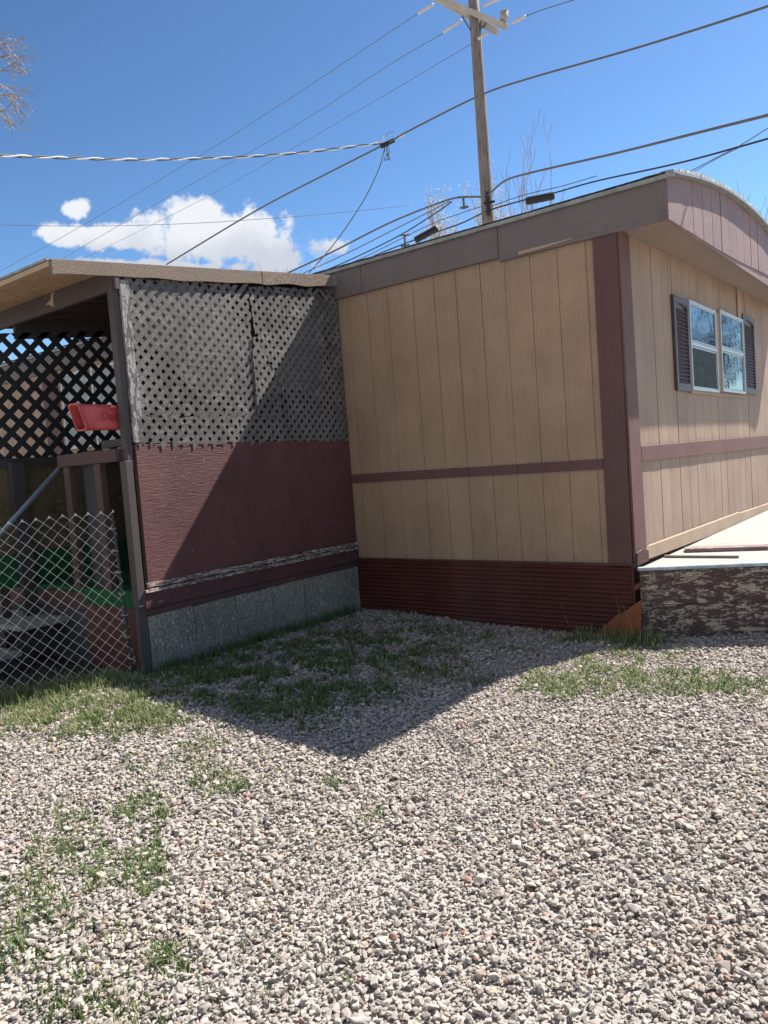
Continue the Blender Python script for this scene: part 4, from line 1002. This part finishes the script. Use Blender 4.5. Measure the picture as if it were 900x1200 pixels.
obj('wire_tail', bm, MT['cable_grey'], jc)
# telephone bundle behind the roof line
wire([(315,330,24),(380,300,23),(455,262,22),(520,236,20),(545,231,19.5),(571,231,PD-.2)], .026, 'upper grey bundle rising from the porch roof to the pole', 'cable_grey')
wire([(571,230,PD-.2),(590,213,18),(620,203,17),(720,180,15),(820,155,13),(920,130,11.5)], .024, 'thick grey cable running right from the pole to the picture edge', 'cable_grey')
wire([(345,325,24),(400,300,23),(460,270,22),(527,236,20)], .014, 'thin line merging into the upper bundle left of the pole', 'cable_grey')
wire([(370,322,24),(420,300,23),(470,275,22),(510,250,20.5),(530,236,20)], .017, 'dark line just below the upper bundle left of the pole', 'cable')
wire([(385,320,23),(430,300,22.5),(500,265,21),(540,250,20),(570,240,PD-.2)], .012, 'thin lower line rising to the pole behind the roof', 'cable_grey')
wire([(360,334,24),(410,312,23),(455,293,22),(500,276,21),(540,262,20),(572,247,PD-.2),(616,234,18.6),(650,226,18.2),(700,212,17.5),(800,190,15.5),(920,157,13.5)], .018, 'black cable carrying the splice boxes behind the roof edge', 'cable')
wire([(572,243,PD),(616,228,18.5),(655,219,18),(700,206,17.5)], .009, 'fine messenger strand above the right splice box', 'cable')
wire([(900,150,15),(868,170,15),(845,182,15),(820,195,15.4),(795,208,16)], .009, 'thin drop wire crossing above the roof corner at right', 'cable_grey')
wire([(868,172,15),(840,186,15.4),(812,202,16)], .007, 'fine wire just under the crossing drop wire at right', 'cable_grey')
for (x0, y0, x1, y1, d, lab) in ((486,282,513,267,21.3,'black splice enclosure on the cable left of the pole'), (616,236,650,229,18.4,'black splice enclosure on the cable right of the pole')):
    a, b = at(x0, y0, d), at(x1, y1, d); bm = bmesh.new(); v = (b-a)
    tube(bm, [a, a+v*.04, a+v*.96, b], [.05, .09, .09, .05], 10); o = obj('splice_case', bm, MT['cable'], loc=a.lerp(b, .5)); set_props(o, lab, 'splice case', 'splice cases on the cable')
for (x_, y_, d, lab) in ((543,231,19.6,'small cable spacer with tails hanging left of the pole'), (474,276,21.8,'small bracket standing on the cable above the roof')):
    bm = bmesh.new(); p = at(x_, y_, d); q = at(x_+1, y_+14, d); tube(bm, [p, q], .03, 6); tube(bm, [at(x_-6, y_, d), at(x_+6, y_-1, d)], .02, 6); tube(bm, [at(x_-4, y_+13, d), at(x_+6, y_+11, d)], .03, 6)
    set_props(obj('cable_bracket', bm, MT['cable_grey'], loc=p), lab, 'bracket', 'cable brackets')

# ------------------------------------------------------------------ trees
def grow(bm, p, d, length, rad, depth, rr, spread=.5, upb=.12, tips=None, nb=(2, 4), minr=.003):
    n = 5; pts = [p]; dirn = d.normalized()
    for i in range(n):
        dirn = (dirn+Vector((rr.gauss(0,1), rr.gauss(0,1), rr.gauss(0,1)))*.10+Vector((0,0,upb*.3))).normalized(); pts.append(pts[-1]+dirn*length/n)
    r1 = max(minr, rad*.55); tube(bm, pts, [rad+(r1-rad)*i/n for i in range(n+1)], 5 if rad > .012 else 3, cap=False)
    if tips is not None and depth <= 1: tips.extend(pts[1:])
    if depth <= 0: return
    for k in range(rr.randint(*nb)):
        i = rr.randint(2, n); q = pts[i]; sd2 = Vector((rr.gauss(0,1), rr.gauss(0,1), rr.gauss(0,1))); sd2 -= sd2.project(dirn); sd2.normalize()
        grow(bm, q, (dirn+sd2*spread*rr.uniform(.6,1.3)+Vector((0,0,upb))).normalized(), length*rr.uniform(.55,.8), r1*rr.uniform(.6,.9), depth-1, rr, spread, upb, tips, nb, minr)
def tree(px, d, ztop, label, seed, limbs, depth=4, spread=.4, mbark='bark', buds=0, base_r=.12, upb=.3, width=1.5, name='bare_tree', fork=.35, llen=.4, minr=.004, nb=(2,4), budsz=.03):
    rr = random.Random(seed); b = at(px, 600, d); b.z = 0
    t = thing(name, label, 'tree', b, 'leafless trees around the lot')
    bm = bmesh.new(); fz = ztop*fork; pts = [Vector((b.x+rr.gauss(0,.05), b.y+rr.gauss(0,.05), -.2+ (fz+.2)*i/5)) for i in range(6)]
    tube(bm, pts, [base_r*(1.3-.1*i) for i in range(6)], 9); obj('trunk', bm, MT[mbark], t, smooth=True)
    bm = bmesh.new(); tips = []
    for k in range(limbs):
        a = 6.283*k/limbs+rr.uniform(-.3,.3); dv = Vector((math.cos(a)*spread*rr.uniform(.4,1), math.sin(a)*spread*rr.uniform(.4,1), 1))
        grow(bm, pts[-1], dv, (ztop-fz)*llen*rr.uniform(.8,1.15), base_r*.55, depth, rr, spread, upb, tips, nb, minr)
    br = obj('branches', bm, MT[mbark], t)
    if buds:
        V, T, tn = [], [], []; g0 = 0
        for p in tips:
            for _ in range(buds):
                q = p+Vector((rr.gauss(0,.10), rr.gauss(0,.10), rr.gauss(0,.10))); a, bb = Vector((rr.gauss(0,1),rr.gauss(0,1),rr.gauss(0,1))).normalized()*budsz, Vector((rr.gauss(0,1),rr.gauss(0,1),rr.gauss(0,1))).normalized()*budsz
                for v in (q-a, q-bb, q+a, q+bb): V.append(tuple(v-b))
                T.append((g0, g0+1, g0+2, g0+3)); tn.append(rr.random()); g0 += 4
        o = np_mesh('buds', np.array(V, dtype=np.float32), np.array(T, dtype=np.int32), np.array(tn, dtype=np.float32), MT['bud']); o.parent = t
    return t
def ztop_at(px, py, d): return at(px, py, d).z
tree(596, 30, ztop_at(572,205,30), 'budding pale tree standing just right of the pole', 11, 7, 3, .26, buds=3, upb=.5, width=1, name='budding_tree', llen=.44, base_r=.10, fork=.5, budsz=.04)
tree(540, 32, ztop_at(538,240,32), 'lower budding tree showing left of the pole above the roof', 15, 6, 3, .4, buds=3, upb=.5, name='budding_tree', llen=.50, base_r=.09, fork=.5, budsz=.04)
tree(648, 27, ztop_at(640,150,27), 'bare tree with tall upright shoots behind the right splice case', 23, 9, 3, .42, mbark='bark', upb=.5, llen=.46, base_r=.07, fork=.5, nb=(1,3), minr=.010)
tree(352, 34, ztop_at(352,296,34), 'small bare treetop peeping over the porch roof', 31, 5, 3, .6, mbark='bark', upb=.3, llen=.4, base_r=.08, fork=.6, minr=.009)
tree(935, 20, ztop_at(905,160,20), 'bare branching tree at the right picture edge', 43, 5, 3, .7, mbark='bark', upb=.2, llen=.36, base_r=.06, fork=.5, minr=.006, nb=(2,3))
# big tree off to the left whose outer twigs hang into the picture
rr = random.Random(77); b = at(-190, 600, 9.0); b.z = 0
t = thing('bare_tree', 'bare tree at far left, only its pale outer twigs reaching into the sky', 'tree', b, 'leafless trees around the lot')
bm = bmesh.new(); tube(bm, [Vector((b.x, b.y, -.2)), Vector((b.x+.05, b.y, 2)), Vector((b.x, b.y+.05, 4.2)), Vector((b.x, b.y, 6.2))], [.22,.19,.15,.10], 10); obj('trunk', bm, MT['bark'], t, smooth=True)
bm = bmesh.new()
for (px, py, z0) in ((6,50,4.5), (2,82,4.2), (4,110,4.0), (-12,35,5.0), (-60,0,5.6), (-70,60,4.6), (-4,132,3.8), (-2,98,4.4), (2,66,4.6), (-8,120,4.2)):
    e = at(px, py, 9.0+rr.uniform(-.4,.4)); s0 = Vector((b.x, b.y, z0)); m_ = s0.lerp(e, .5)+Vector((0,0,.35))
    pts = spline([s0, m_, e], 6); tube(bm, pts, [.045*(1-.8*i/len(pts)) for i in range(len(pts))], 5)
    dr = (right*.8+Vector((0,0,rr.uniform(-.5,.35)))).normalized()
    for _ in range(3): grow(bm, e, dr+Vector((rr.gauss(0,.3),rr.gauss(0,.3),rr.gauss(0,.35))), .19, .007, 2, rr, .8, -.05, None, (2,4), .0032)
obj('branches', bm, MT['bark'], t)
# trees across the street that the window mirrors
for i, (x, y, z, sd, lab) in enumerate(((5.5,24,7.0,51,'dense bare tree mirrored in the left window unit'), (9.5,27,6.0,57,'bare tree mirrored in the right window unit'))):
    rr = random.Random(sd); t = thing('bare_tree', lab, 'tree', (x, y, 0), 'leafless trees around the lot')
    bm = bmesh.new(); pts = [Vector((x, y, -.2)), Vector((x+.1, y, 1.2)), Vector((x, y+.1, 2.4))]; tube(bm, pts, [.22,.18,.15], 9); obj('trunk', bm, MT['bark_dark'], t, smooth=True)
    bm = bmesh.new()
    for k in range(7): a = k*.9; grow(bm, pts[-1], Vector((math.cos(a)*.7, math.sin(a)*.7, 1)), z*.25, .06, 4 if i == 0 else 3, rr, .65, .12, None, (3,4), .010)
    obj('branches', bm, MT['bark_dark'], t)
